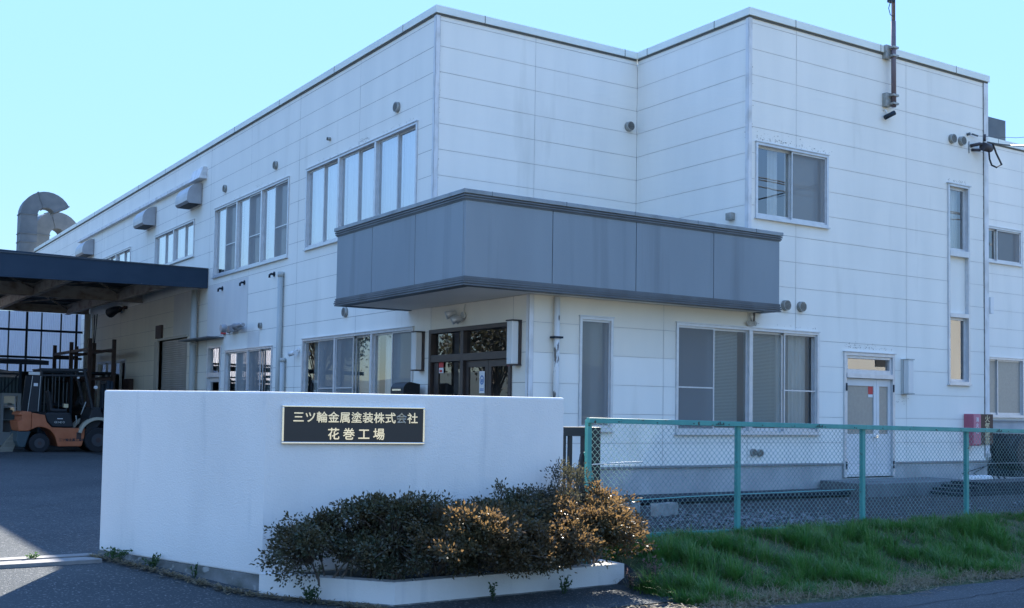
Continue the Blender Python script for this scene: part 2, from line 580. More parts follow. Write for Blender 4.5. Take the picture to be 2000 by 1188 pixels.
grid_sheet('road', -60, 60, -17.5, -10.0, 900, 30, 0.010, M_ROAD, edge_noise)
grid_sheet('bounce_field', -300, 300, -300, -17.9, 40, 40, 0.006, mat('bounce_field_pale', (0.26, 0.22, 0.15), 0.95, (0.19, 0.19, 0.11), (.3, .3, .3), 5))  # unseen pale ground added to bounce sunlight onto the shaded walls


ck = MB()
for (x0, y0, x1, y1, w_) in ((-1.6, -10.55, 1.9, -10.35, .010), (.2, -10.45, .9, -10.95, .007), (-3.9, -10.35, -2.3, -10.75, .006), (-9.5, -8.6, -6.6, -9.3, .008), (-8.4, -3.0, -4.4, 1.2, .012), (-7.0, -1.4, -6.4, 3.5, .010)):
    k_ = 26
    px_ = [x0 + (x1 - x0) * i / k_ + random.gauss(0, .018) for i in range(k_ + 1)]
    py_ = [y0 + (y1 - y0) * i / k_ + random.gauss(0, .018) for i in range(k_ + 1)]
    for i in range(k_):
        d_ = Vector((px_[i + 1] - px_[i], py_[i + 1] - py_[i], 0))
        n_ = Vector((-d_.y, d_.x, 0)).normalized() * w_ * .5
        za, zb2 = float(gz(px_[i], py_[i])) + .016, float(gz(px_[i + 1], py_[i + 1])) + .016
        ck.face([Vector((px_[i], py_[i], za)) - n_, Vector((px_[i + 1], py_[i + 1], zb2)) - n_, Vector((px_[i + 1], py_[i + 1], zb2)) + n_, Vector((px_[i], py_[i], za)) + n_])
o = ck.build('pavement_crack', mat('crack_dark', (0.012, 0.014, 0.016), .95))
o['kind'] = 'structure'


def added_hills():  # unseen ring added to keep the yellow low sky out of window reflections
    a = np.linspace(0, 2 * math.pi, 181)
    prof = 38 + 9 * np.sin(a * 5 + 1) + 6 * np.sin(a * 11 + 2) + 3 * np.sin(a * 23)
    rows = []
    for r_, k_ in ((600, 0.0), (680, .45), (760, .8), (860, 1.0), (1050, .9), (1300, 0.)):
        rows.append(np.stack([r_ * np.cos(a), r_ * np.sin(a), prof * k_ * (1 + .15 * np.sin(a * 31 + r_)) - .5], -1))
    v = np.array(rows)
    nr, na = v.shape[:2]
    i = np.arange(nr * na).reshape(nr, na)
    f = np.stack([i[:-1, :-1], i[1:, :-1], i[1:, 1:], i[:-1, 1:]], -1).reshape(-1, 4)
    o = np_mesh('added_hills', v.reshape(-1, 3), f, mat('added_hill_green', (0.045, 0.07, 0.06), 0.95, (0.07, 0.08, 0.07), (.02, .02, .02), 5))
    o['kind'] = 'structure'


added_hills()
grid_sheet('verge', -2.62, 14, -10.05, -8.02, 120, 50, 0.004, mat('verge_soil', (0.055, 0.075, 0.026), 0.95, (0.028, 0.052, 0.018), (4, 4, 4), 6, .6, 60), edge_noise)
gr = MB()                                                # concrete strip with the gate rail slot
gr.box(-9.5, -6.86, -6.42, -6.20, -0.06, 0.012)
gr.box(-9.5, -6.86, -6.14, -5.98, -0.06, 0.016)
o = gr.build('gate_rail_strip', mat('rail_concrete', (0.26, 0.25, 0.24), 0.85, (0.18, 0.175, 0.17), (5, 5, 5), 5, .3, 60))
o['kind'] = 'structure'
ch = MB()
ch.box(1.0, 6.7, -3.75, -3.10, 0.03, 0.10)
o = ch.build('drain_channel', M_NAVY)
o['kind'] = 'structure'
st = MB()
st.box(6.25, 9.3, -4.1, -3.06, -0.05, 0.24)
st.box(9.3, 11.6, -3.7, -3.06, -0.05, 0.10)
o = st.build('door_step', M_STEP, bevel=0.01)
o['kind'] = 'structure'

# ------------------------------------------------------------------ the factory building
B = thing('factory_building', 'two storey white panelled factory with a grey balcony round its corner', 'building', (0, 0, 0))
WIN = []                # deferred windows
HL, HF, HA, HW = [], [], [], []


def window(fr, u0, u1, z0, z1, bays, spec, holes, inside=None, name='window', split_off=0.5, bars=0.42):
    holes.append((u0, u1, z0, z1))
    WIN.append((fr, u0, u1, z0, z1, bays, spec, inside or [], name, split_off, bars))


# left face: upper floor
window(FL, 0.62, 5.66, 4.77, 6.52, 3, 'gggggg', HL, [(0.62, 5.66, 'curtain')])
window(FL, 6.65, 11.80, 4.73, 6.54, 3, 'sgsgsg', HL, [(6.65, 11.8, 'curtain')])
window(FL, 13.55, 17.47, 5.50, 6.52, 2, 'gggg', HL, [(13.55, 17.47, 'curtain')])
window(FL, 20.35, 24.2, 5.50, 6.53, 2, 'gggg', HL, [(20.35, 24.2, 'curtain')])
# left face: ground floor
window(FL, 0.62, 5.66, 1.02, 2.84, 3, 'sggssg', HL, [(0.75, 1.6, 'blind'), (1.5, 2.2, 'lace'), (2.35, 3.9, 'blind'), (5.1, 5.6, 'lace')])
window(FL, 7.42, 10.67, 1.02, 2.77, 2, 'gssg', HL, [(7.5, 8.3, 'blind'), (9.9, 10.6, 'lace')])
window(FL, 20.5, 24.4, 1.05, 2.84, 2, 'gggg', HL)
# front face
window(FF, 0.92, 1.57, 1.10, 2.86, 1, 's', HF, [(1.32, 1.5, 'lace')], bars=None)
window(FF, 2.88, 6.25, 1.06, 2.87, 2, 'sggo', HF, [(3.75, 4.45, 'blind'), (4.6, 5.4, 'blind'), (5.4, 6.2, 'lace')])
window(FF, 4.66, 6.49, 4.79, 6.11, 1, 'gs', HF, [(5.2, 5.45, 'curtain'), (5.62, 6.4, 'lace')], bars=None)
# right wing
window(FA, 15.2, 17.21, 5.29, 6.18, 1, 'gs', HW, [(15.3, 16.2, 'lace')], bars=None)
window(FA, 15.2, 17.27, 1.43, 2.90, 1, 'ff', HW, bars=None)
# openings with their own builders
ENT = (-2.56, 0.03, 0.05, 2.75)
SIDE = (11.0, 12.07, 0.05, 2.93)
SHUT = (13.93, 16.70, 0.05, 3.28)
DOOR = (6.92, 8.33, 0.27, 2.56)
NAR = (9.96, 10.64, 2.06, 6.04)
HL += [ENT, SIDE, SHUT]
HF += [DOOR, NAR]

JL = [-2.57, 0.03] + [3.06 + 3.055 * k for k in range(12)]
JF = [2.62, 5.67, 8.70]
def face_part(fr, u0, u1, z0, z1, joints, holes, m, gap):
    w_, b_ = MB(), MB()
    facade(fr, u0, u1, z0, z1, joints, holes, w_, b_)
    w_.build('wall', m, B)
    b_.build('panel_joint', gap, B)


face_part(FL, 0.0, 12.22, ZP, ZT - .06, JL, HL, M_WALL, M_GAP)
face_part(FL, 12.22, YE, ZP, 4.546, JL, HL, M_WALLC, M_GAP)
face_part(FL, 12.22, YE, 4.546, ZT - .06, JL, HL, M_WALL, M_GAP)
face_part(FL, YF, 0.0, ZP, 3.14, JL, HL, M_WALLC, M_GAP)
face_part(FF, 0.0, 4.504, ZP, 2.271, JF, HF, M_WALL, M_GAPF)
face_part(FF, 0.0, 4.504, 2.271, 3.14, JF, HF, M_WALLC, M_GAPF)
face_part(FF, 4.504, 11.27, ZP, ZT - .06, JF, HF, M_WALL, M_GAPF)
face_part(FA, 0.0, 4.504, 3.14, ZT - .06, [2.09], HA, M_WALL, M_GAPF)
face_part(FB, YF, 0.0, 3.14, ZT - .06, [], [], M_WALL, M_GAPF)
face_part(FA, 11.27, XE, 1.32, ZT - .06, [11.27 + 3.055 * k + 2.95 for k in range(6)], HW, M_WALL, M_GAPF)
face_part(FR, YF, 0.0, ZP, ZT - .06, [], [], M_WALL, M_GAPF)
wall = MB()
wall.face([(XE, 0, 0), (XE, YE, 0), (XE, YE, ZT), (XE, 0, ZT)])
wall.face([(0, YE, 0), (XE, YE, 0), (XE, YE, ZT), (0, YE, ZT)])
wall.build('wall', M_WALL, B)
rf = MB()
rf.face([(0, 0, ZT - .25), (XE, 0, ZT - .25), (XE, YE, ZT - .25), (0, YE, ZT - .25)])
rf.face([(4.504, YF, ZT - .25), (11.27, YF, ZT - .25), (11.27, 0, ZT - .25), (4.504, 0, ZT - .25)])
rf.build('roof', M_ROOF, B)
ro = MB()
ro.box(0.2, 11.0, YF + .2, YE - .2, 3.7, 4.1)           # floor between the storeys
ro.box(0.2, XE - .2, 0.2, YE - .2, 3.7, 4.1)
ro.box(5.6, 5.7, YF + .2, YE - .2, 0.0, 3.7)
ro.box(4.4, 4.5, 0.3, YE - .2, 4.1, 8.1)
ro.box(10.9, 11.0, YF + .2, YE - .2, 0.0, 8.1)
for yy in (-.25, 6.1, 12.6, 19, 25.5):
    ro.box(0.2, 5.6, yy, yy + .1, 0.0, 3.7)
    ro.box(0.2, 4.4, yy + .5, yy + .6, 4.1, 8.1)
ro.box(11.2, XE - .2, 3.5, 3.6, 0.0, 8.1)
ro.box(0.2, XE - .2, YF + .2, YE, -0.02, 0.02)
ro.build('interior_wall', M_ROOM, B)

# plinth
pl = MB()
FL.box(pl, YF, 10.95, -0.3, ZP, -.2, -0.012)
FL.box(pl, 12.1, 13.9, -0.3, ZP, -.2, -0.012)
FL.box(pl, 16.75, YE, -0.3, ZP, -.2, -0.012)
FF.box(pl, 0.01, 6.92, -0.3, ZP, -.2, -0.013)
FF.box(pl, 6.92, 8.33, -0.3, 0.26, -.2, -0.010)
FF.box(pl, 8.33, 11.25, -0.3, ZP, -.2, -0.013)
FA.box(pl, 11.27, XE, -0.3, 1.32, -.2, 0.03)
pl.build('plinth', M_PLINTH, B)
# flashing over the plinth
fl_ = MB()
FF.box(fl_, 0.0, 6.90, ZP - .02, ZP + .012, -.01, 0.018)
FF.box(fl_, 8.35, 11.27, ZP - .02, ZP + .012, -.01, 0.018)
FA.box(fl_, 11.3, XE, 1.31, 1.345, 0.031, 0.06)
fl_.build('plinth_flashing', mat('flashing', (0.22, 0.235, 0.25), 0.5, (0.2, 0.13, 0.08), (6, 6, 6), 5, lo=.6, hi=.75), B)


# coping along the roof edge
def coping(fr, u0, u1, z1, h=0.13, out=0.045, mb=None):
    fr.box(mb, u0, u1, z1 - h, z1, -.22, out)


cp = MB()
coping(FL, -0.045, YE, ZT, mb=cp)
coping(FA, 0.22, 4.72, ZT, mb=cp)
coping(FB, YF - .045, -.0455, ZT + .002, mb=cp)
coping(FF, 4.724, 11.315, ZT, mb=cp)
coping(FR, YF + .22, -.045, ZT, mb=cp)
coping(FA, 11.315, XE, ZT, mb=cp)
cp.build('roof_coping', M_COPING, B)
cj = MB()
for fr, uu in ((FL, np.arange(1.2, 37, 3.05)), (FA, (0.95, 4.15)), (FB, (-2.2, -.35)), (FF, (5.6, 7.9, 10.2)), (FA, (13.2, 16.2))):
    for u in uu:
        fr.box(cj, u, u + .012, ZT - .132, ZT + .003, -.1, 0.0485)
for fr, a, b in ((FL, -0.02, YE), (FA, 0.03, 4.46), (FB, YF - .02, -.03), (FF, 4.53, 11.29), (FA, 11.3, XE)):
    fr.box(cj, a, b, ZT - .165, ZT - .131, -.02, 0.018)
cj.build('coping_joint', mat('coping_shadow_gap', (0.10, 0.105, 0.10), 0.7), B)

# corner trims
M_SEAL = mat('cracked_sealant', (0.28, 0.28, 0.27), 0.8, (0.08, 0.08, 0.08), (8, 8, 8), 5)
ct = MB()
FL.box(ct, 0.0, 0.075, 3.5, ZT - .166, -.01, 0.016)
ct.build('corner_trim', M_TRIM, B)
ct = MB()
FA.box(ct, -0.016, 0.06, 3.5, ZT - .166, -.01, 0.017)
ct.build('corner_trim', M_TRIM, B)
ct = MB()
FB.box(ct, YF, YF + .07, 3.2, ZT - .166, -.01, 0.016)
ct.build('corner_trim', M_TRIM, B)
ct = MB()
FF.box(ct, 4.488, 4.56, 3.2, ZT - .166, -.01, 0.017)
ct.build('corner_trim', M_TRIM, B)
ct = MB()
FL.box(ct, YF, YF + .07, ZP, 3.13, -.01, 0.016)
ct.build('corner_trim', M_TRIM, B)
ct = MB()
FF.box(ct, -0.016, 0.06, ZP, 3.13, -.01, 0.017)
ct.build('corner_trim', M_TRIM, B)
ct = MB()
FF.box(ct, 11.15, 11.286, 0.6, ZT - .166, -.01, 0.022)
ct.build('corner_trim', M_TRIM, B)
ct = MB()
FR.box(ct, YF, YF + .1, 0.6, ZT - .166, -.01, 0.016)
ct.build('corner_trim', M_TRIM, B)
sl_ = MB()
FL.box(sl_, 0.076, 0.084, 4.6, ZT - .166, -.01, 0.006)
sl_.build('trim_sealant', M_SEAL, B)
sl_ = MB()
FA.box(sl_, 0.061, 0.069, 4.6, ZT - .166, -.01, 0.006)
sl_.build('trim_sealant', M_SEAL, B)
sl_ = MB()
FF.box(sl_, 4.561, 4.569, 3.2, ZT - .166, -.01, 0.006)
sl_.build('trim_sealant', M_SEAL, B)
sl_ = MB()
FB.box(sl_, YF + .071, YF + .079, 3.2, ZT - .166, -.01, 0.006)
sl_.build('trim_sealant', M_SEAL, B)
sl_ = MB()
FF.box(sl_, 11.136, 11.149, 0.6, ZT - .166, -.01, 0.012)
sl_.build('trim_sealant', M_SEAL, B)
sl_ = MB()
FF.box(sl_, 0.061, 0.07, ZP, 3.13, -.01, 0.006)
sl_.build('trim_sealant', M_SEAL, B)

# greyer replacement panels
pt = MB()
FL.quad(pt, 9.17, 12.21, 3.19, 4.53, 0.004)
FL.quad(pt, 8.3, 9.1, 2.80, 3.16, 0.004)
FL.quad(pt, 13.2, 15.3, 3.3, 4.53, 0.004)
pt.build('replacement_panel', M_PATCH, B)


def curtain_mesh(fr, u0, u1, z0, z1, n, amp=0.018, per=0.11):
    mb = MB()
    k = max(4, int((u1 - u0) / 0.014))
    ph = random.uniform(0, 6)
    us = np.linspace(u0, u1, k)
    ns = n + amp * np.sin(us * 2 * math.pi / per + ph + 1.3 * np.sin(us * 5 + ph)) * (0.6 + 0.4 * np.sin(us * 3.1 + ph))
    for a, b, c, d in zip(us[:-1], us[1:], ns[:-1], ns[1:]):
        mb.face([fr.P(a, z0, c), fr.P(b, z0, d), fr.P(b, z1, d), fr.P(a, z1, c)], True)
    return mb


def build_window(fr, u0, u1, z0, z1, bays, spec, inside, name, so_, bars):
    f = MB()
    t = 0.045
    fr.box(f, u0, u0 + t, z0, z1, -.12, 0.028)
    fr.box(f, u1 - t, u1, z0, z1, -.12, 0.028)
    fr.box(f, u0 + t, u1 - t, z1 - t, z1, -.12, 0.028)
    fr.box(f, u0 + t, u1 - t, z0, z0 + t, -.12, 0.030)
    fr.box(f, u0 - .02, u1 + .02, z0 - .022, z0 - .0005, -.02, 0.055)      # sill
    fr.box(f, u0 - .012, u1 + .012, z1 + .0005, z1 + .016, -.02, 0.045)   # head drip
    pane, frost, scr, scf = MB(), MB(), [], []
    bw = (u1 - u0) / bays
    per = len(spec) // bays
    for b in range(bays):
        a0 = u0 + b * bw + (t if b == 0 else 0.04)
        a1 = u0 + (b + 1) * bw - (t if b == bays - 1 else 0.04)
        if b:
            fr.box(f, a0 - .08, a0, z0 + t, z1 - t, -.12, 0.022)
        cuts = [a0, a1] if per == 1 else [a0, a0 + (a1 - a0) * so_, a1]
        for s in range(per):
            c0, c1 = cuts[s], cuts[s + 1]
            kind = spec[b * per + s]
            nn = -.075 if s == 0 else -.045
            if kind in 'so':
                nn = -.085
            e = 0.032
            ov = 0.012 if per > 1 else 0
            x0, x1 = (c0, c1 + ov) if s == 0 else (c0 - ov, c1)
            fr.box(f, x0, x0 + e, z0 + t, z1 - t, nn - .012, nn + .012)
            fr.box(f, x1 - e, x1, z0 + t, z1 - t, nn - .012, nn + .012)
            fr.box(f, x0 + e, x1 - e, z1 - t - .035, z1 - t, nn - .012, nn + .012)
            fr.box(f, x0 + e, x1 - e, z0 + t, z0 + t + .055, nn - .012, nn + .012)
            fr.quad(frost if kind == 'f' else pane, x0 + e, x1 - e, z0 + t + .055, z1 - t - .035, nn)
            if kind in 'so':
                m, sf = MB(), MB()
                if kind == 's':
                    fr.quad(m, x0 + .022, x1 - .022, z0 + t + .02, z1 - t - .02, -.014)
                for q in ((x0, x0 + .022, z0 + t, z1 - t), (x1 - .022, x1, z0 + t, z1 - t), (x0 + .022, x1 - .022, z1 - t - .03, z1 - t),
                          (x0 + .022, x1 - .022, z0 + t, z0 + t + .04)):
                    fr.box(sf, *q, -.026, -.002)
                if bars:
                    zc = z0 + (z1 - z0) * bars
                    fr.box(sf, x0 + .022, x1 - .022, zc - .011, zc + .011, -.024, -.004)
                scr.append((m, sf))
    w = f.build(name, M_ALU, B)
    if pane.f:
        pane.build('pane', M_GLASSR if fr is FL and z0 > 4 else M_GLASS, w)
    if frost.f:
        frost.build('pane', M_FROST, w)
    for m, sf in scr:
        if m.f:
            m.build('insect_screen', M_SCREEN, w)
        sf.build('screen_frame', M_ALU, w)
    for a, b_, kind in inside:
        if kind in ('curtain', 'lace'):
            a_, c_ = a, b_
            if kind == 'curtain' and b_ - a > 3:
                k = bays * 2
                for i in range(k):
                    s0 = a + (b_ - a) * i / k
                    s1 = a + (b_ - a) * (i + .97 + random.uniform(-.05, .02)) / k
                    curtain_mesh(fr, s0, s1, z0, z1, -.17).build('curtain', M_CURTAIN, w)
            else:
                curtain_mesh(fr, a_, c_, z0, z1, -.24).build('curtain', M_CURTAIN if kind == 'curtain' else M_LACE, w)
        else:
            mb = MB()
            z = z1 - .08
            zl = z0 + .12
            while z > zl:
                P = fr.P
                mb.face([P(a, z, -.19), P(b_, z, -.19), P(b_, z + .0195, -.205), P(a, z + .0195, -.205)])
                z -= 0.0245
            for s in (.2, .8):
                uu = a + (b_ - a) * s
                fr.box(mb, uu, uu + .004, zl, z1 - .05, -.186, -.184)
            mb.build('blind', M_BLIND, w)
    return w


for w in WIN:
    build_window(*w)

# peeled paint above the window heads
fk = MB()


def flakes(fr, u0, u1, z, n, up=0.10):
    for i in range(n):
        u = u0 + (u1 - u0) * random.random()
        h = abs(random.gauss(0, 1)) * up * 0.45
        s = random.uniform(0.003, 0.012)
        k = random.randint(4, 6)
        fk.face([fr.P(u + s * 1.5 * math.cos(a) * random.uniform(.5, 1.2), z + .03 + h + s * math.sin(a) * random.uniform(.5, 1.2), 0.0035)
                 for a in [2 * math.pi * j / k for j in range(k)]])


flakes(FF, 4.66, 5.5, 6.13, 70, .14)
flakes(FF, 5.3, 6.6, 6.12, 45, .10)
flakes(FL, 0.7, 5.6, 6.54, 70, .08)
flakes(FL, 2.6, 3.1, 6.58, 30, .06)
flakes(FL, 6.7, 11.5, 6.56, 45, .06)
flakes(FL, 8.3, 8.8, 6.60, 20, .07)
flakes(FF, 6.95, 8.3, 2.60, 80, .12)
flakes(FF, 9.98, 10.62, 6.06, 40, .08)
flakes(FF, 4.6, 6.3, 2.90, 16, .05)
flakes(FF, 8.36, 8.75, 1.6, 14, .15)
for z in np.arange(3.6, 8.2, .11):
    flakes(FL, 0.0, 0.10, z, 2, .1)
    flakes(FA, 0.0, 0.09, z, 2, .1)
    if random.random() < .6:
        flakes(FB, YF, YF + .09, z, 1, .1)
        flakes(FF, 4.5, 4.6, z, 1, .1)
fk.build('peeled_paint', M_FLAKE, B)['kind'] = 'stuff'

# grey balcony around the corner
XB, YB0, YB1, XR, ZB0, ZB1 = -1.41, -3.46, 0.85, 4.80, 3.13, 4.48
bp_ = MB()
bx = [XB, 0.09, 1.67, 3.29, XR]
by = [YB0, -1.99, -0.52, YB1]
FBf = Fr((0, YB0, 0), (1, 0, 0), (0, -1, 0))
FBl = Fr((XB, 0, 0), (0, 1, 0), (-1, 0, 0))
zl0, zl1 = ZB0 + .13, ZB1 - .15
for a, b_ in zip(bx[:-1], bx[1:]):
    FBf.box(bp_, a + .006, b_ - .006, zl0, zl1, -.05, 0.0)
for a, b_ in zip(by[:-1], by[1:]):
    FBl.box(bp_, a + (.006 if a != YB0 else .051), b_ - .006, zl0, zl1, -.05, 0.0)
BAL = bp_.build('balcony', M_BALC, B, bevel=0.004)
core = MB()
core.box(XB + .052, XR - .01, YB0 + .052, YB0 + .14, ZB0 + .02, ZB1 - .02)
core.box(XB + .052, XB + .14, YB0 + .14, YB1 - .01, ZB0 + .02, ZB1 - .02)
core.box(XR - .10, XR - .008, YB0 + .14, YF - .005, ZB0 + .02, ZB1 - .02)
core.box(XB + .14, -0.02, YB1 - .10, YB1 - .008, ZB0 + .02, ZB1 - .02)
for j in bx[1:-1]:
    FBf.box(core, j - .02, j + .02, zl0, zl1, -.05, -.016)
for j in by[1:-1]:
    FBl.box(core, j - .02, j + .02, zl0, zl1, -.05, -.016)
core.build('balcony_frame', mat('balcony_joint', (0.07, 0.078, 0.088), 0.6), BAL)
cap = MB()


def ring(mb, z0, z1, out, inn=-.16):
    """a rail that follows the two visible faces and returns to the walls at both ends"""
    mb.box(XB - out, XR + out, YB0 - out, YB0 - inn, z0, z1)
    mb.box(XB - out, XB - inn, YB0 - inn, YB1 + out, z0, z1)
    mb.box(XR + inn, XR + out, YB0 - inn, YF - .004, z0, z1)
    mb.box(XB - inn, -.018, YB1 + inn, YB1 + out, z0, z1)


ring(cap, ZB1 - .062, ZB1, 0.045)
cap.build('balcony_cap', M_BALCAP, BAL, bevel=0.006)
cs = MB()
for j in (-1.0, 0.3, 1.6, 2.9, 4.2):
    cs.box(j, j + .008, YB0 - .0475, YB0 + .1, ZB1 - .064, ZB1 + .002)
cs.build('cap_seam', M_BALRIB, BAL)
rib = MB()
for zc, o_ in ((ZB1 - .086, .034), (ZB1 - .120, .026), (ZB0 + .112, .012), (ZB0 + .078, .022), (ZB0 + .045, .03), (ZB0 + .012, .022)):
    ring(rib, zc - .011, zc + .011, o_)
ring(rib, ZB1 - .15, ZB1 - .063, 0.012)
ring(rib, ZB0, ZB0 + .13, 0.006)
rib.build('balcony_rib', M_BALRIB, BAL)
sf = MB()
sf.box(XB + .15, -.016, YB0 + .15, YB1 - .11, ZB0 + .01, ZB0 + .16)
sf.box(-.016, XR - .11, YB0 + .15, YF - .02, ZB0 + .01, ZB0 + .16)
sf.box(-.016, 4.49, YF - .02, -.01, ZB0 + .02, ZB0 + .16)
sf.build('balcony_soffit', M_SOFFIT, BAL)

# entrance: bronze aluminium doors under the balcony
e = MB()
u0, u1, z0, z1 = ENT
for q in ((u0, u0 + .07), (u1 - .07, u1)):
    FL.box(e, *q, z0, z1, -.12, .03)
FL.box(e, u0 + .07, u1 - .07, z1 - .07, z1, -.12, .03)
FL.box(e, u0 + .07, u1 - .07, 2.19, 2.31, -.11, .025)
FL.box(e, -1.13, -1.03, z0, 2.19, -.11, .026)
FL.box(e, -1.13, -1.03, 2.31, z1 - .07, -.11, .026)
ED = e.build('entrance_door', M_BROWN, B, bevel=0.004)
lf = MB()
for a, b_ in ((u0 + .075, -1.83), (-1.82, -1.135)):
    FL.box(lf, a, a + .085, z0, 2.185, -.07, -.03)
    FL.box(lf, b_ - .085, b_, z0, 2.185, -.07, -.03)
    FL.box(lf, a + .085, b_ - .085, 2.08, 2.185, -.07, -.03)
    FL.box(lf, a + .085, b_ - .085, z0, z0 + .22, -.07, -.03)
FL.box(lf, -.22, -.075, z0, 2.185, -.07, -.03)
lf.build('door_leaf', M_BROWN, ED)
eg = MB()
FL.quad(eg, u0 + .16, -1.915, z0 + .2, 2.08, -.05)
FL.quad(eg, -1.735, -1.22, z0 + .2, 2.08, -.05)
FL.quad(eg, -1.03, -.22, z0 + .05, 2.185, -.05)
FL.quad(eg, u0 + .07, -1.13, 2.31, z1 - .07, -.05)
FL.quad(eg, -1.03, -.10, 2.31, z1 - .07, -.05)
eg.build('pane', M_GLASSD, ED)
ps = MB()
FL.quad(ps, -1.74, -1.58, 1.66, 2.01, -.02)
FL.quad(ps, -1.74, -1.60, 1.28, 1.60, -.02)
ps.build('notice_poster', M_PAPER, ED)
pb = MB()
c = [FL.P(-1.66 + .062 * math.cos(a), 1.87 + .075 * math.sin(a), -.018) for a in np.linspace(0, 2 * math.pi, 24, endpoint=False)]
ci = [FL.P(-1.66 + .042 * math.cos(a), 1.87 + .055 * math.sin(a), -.018) for a in np.linspace(0, 2 * math.pi, 24, endpoint=False)]
for i in range(24):
    j = (i + 1) % 24
    pb.face([c[i], c[j], ci[j], ci[i]])
FL.quad(pb, -1.685, -1.64, 1.83, 1.885, -.018)
FL.quad(pb, -1.72, -1.60, 1.70, 1.715, -.018)
FL.quad(pb, -1.72, -1.60, 1.725, 1.735, -.018)
pb.build('poster_print', M_BLUE, ED)
rs = MB()
FL.quad(rs, -.40, -.245, 2.10, 2.175, -.028)
FL.quad(rs, -.40, -.245, 2.17, 2.185, -.0282)
FL.quad(rs, u0 + .02, u0 + .09, 2.07, 2.16, .032)
FL.quad(rs, -.36, -.27, 2.02, 2.06, -.026)
rs.build('red_sticker', M_RED, ED)
rw = MB()
FL.quad(rw, -.40, -.245, 2.005, 2.095, -.030)
rw.build('white_sticker', M_PAPER, ED)
dk = MB()
FL.box(dk, -.75, -.42, 1.36, 1.58, -.16, -.14)          # small hanging board inside the fixed pane
dk.face([FL.P(-.75, 1.58, -.14), FL.P(-.42, 1.58, -.14), FL.P(-.585, 1.70, -.14)])
dk.build('hanging_board', M_BLACK, ED)
ml = MB()
for k in range(9):                                        # red and white striped board seen inside the door
    ua = -2.47 + k * .065
    ml.face([FL.P(ua, 1.05, -.35), FL.P(ua + .032, 1.05, -.35), FL.P(ua + .032 - .09, 1.62, -.35), FL.P(ua - .09, 1.62, -.35)])
ml.build('striped_board', mat('stripe_red', (0.35, 0.09, 0.06), 0.6), ED)
mw = MB()
FL.quad(mw, -2.56, -1.75, 1.05, 1.62, -.353)
mw.build('striped_board_back', M_PAPER, ED)

# side entrance on the left face, with a thin metal eave
s = MB()
u0, u1, z0, z1 = SIDE
FL.box(s, u0, u0 + .05, z0, z1, -.12, .03)
FL.box(s, u1 - .05, u1, z0, z1, -.12, .03)
FL.box(s, u0 + .05, u1 - .05, z1 - .05, z1, -.12, .03)
FL.box(s, u0 + .05, u1 - .05, 2.12, 2.24, -.12, .03)
SD = s.build('side_door', M_ALU, B)
s = MB()
FL.box(s, u0 + .055, u0 + .16, z0, 2.115, -.07, -.03)
FL.box(s, u1 - .16, u1 - .055, z0, 2.115, -.07, -.03)
FL.box(s, u0 + .16, u1 - .16, 2.0, 2.115, -.07, -.03)
FL.box(s, u0 + .16, u1 - .16, z0, 1.0, -.07, -.03)
s.build('door_leaf', M_ALU, SD)
s = MB()
FL.quad(s, u0 + .16, u1 - .16, 1.0, 2.0, -.05)
FL.quad(s, u0 + .05, u1 - .05, 2.24, z1 - .05, -.05)
s.build('pane', M_GLASS, SD)
curtain_mesh(FL, u0 + .1, u1 - .1, 2.2, z1, -.2, .006).build('curtain', mat('beige_blind', (0.50, 0.43, 0.36), .8), SD)
s = MB()
FL.box(s, 10.85, 13.35, 3.11, 3.14, .0, .42)
s.build('door_eave', M_DUCT, B)

# roller shutter in its jambs
s = MB()
u0, u1, z0, z1 = SHUT
z = z0
while z < z1 - .05:
    P = FL.P
    prof = [P(u0, z, -.13), P(u0, z + .012, -.095), P(u0, z + .05, -.09), P(u0, z + .062, -.13)]
    dv = FL.U * (u1 - u0)
    for a, b_ in zip(prof[:-1], prof[1:]):
        s.face([a, b_, b_ + dv, a + dv])
    z += .062
SH = s.build('roller_shutter', M_SHUT, B)
s = MB()
FL.box(s, u0 - .06, u1 + .06, z1, z1 + .07, -.05, .05)
FL.box(s, u1, u1 + .35, z0, z1 - .01, -.01, .05)
s.build('shutter_frame', mat('shutter_jamb', (0.52, 0.50, 0.45), .6), SH)
s = MB()
FL.box(s, 16.35, 16.95, 3.36, 3.75, .0, .06)
s.build('shutter_motor_cover', M_RUST, SH)

# front service door
d = MB()
u0, u1, z0, z1 = DOOR
FF.box(d, u0, u0 + .06, z0, z1, -.12, .03)
FF.box(d, u1 - .06, u1, z0, z1, -.12, .03)
FF.box(d, u0 + .06, u1 - .06, z1 - .06, z1, -.12, .03)
FF.box(d, u0 + .06, u1 - .06, 2.09, 2.18, -.12, .045)
FF.box(d, u0 + .06, u1 - .06, 2.28 - .1, 2.28 - .03, -.10, .0)
FF.box(d, u0 + .06, u1 - .06, z1 - .11, z1 - .06, -.10, .0)
FF.box(d, u0 + .06, u0 + .12, 2.25, z1 - .11, -.10, .0)
FF.box(d, u1 - .12, u1 - .06, 2.25, z1 - .11, -.10, .0)
FF.box(d, u0 - .02, u1 + .02, z1 + .001, z1 + .02, -.02, .05)
SV = d.build('service_door', M_ALU, B, bevel=0.003)
M_DOORW = mat('door_white_enamel', (0.70, 0.71, 0.71), .45, (.62, .63, .63), (3, 3, 2), 4)
um = 7.86
d = MB()
for a, b_ in ((u0 + .063, um - .003), (um + .003, u1 - .063)):
    FF.box(d, a, a + .075, z0 + .01, 2.085, -.06, -.02)
    FF.box(d, b_ - .075, b_, z0 + .01, 2.085, -.06, -.02)
    FF.box(d, a + .075, b_ - .075, 1.95, 2.085, -.06, -.02)
    FF.box(d, a + .075, b_ - .075, z0 + .40, 1.06, -.055, -.026)
    FF.box(d, a + .075, b_ - .075, z0 + .01, z0 + .40, -.06, -.02)
    FF.box(d, a + .02, b_ - .02, z0 + .05, z0 + .075, -.03, -.014)
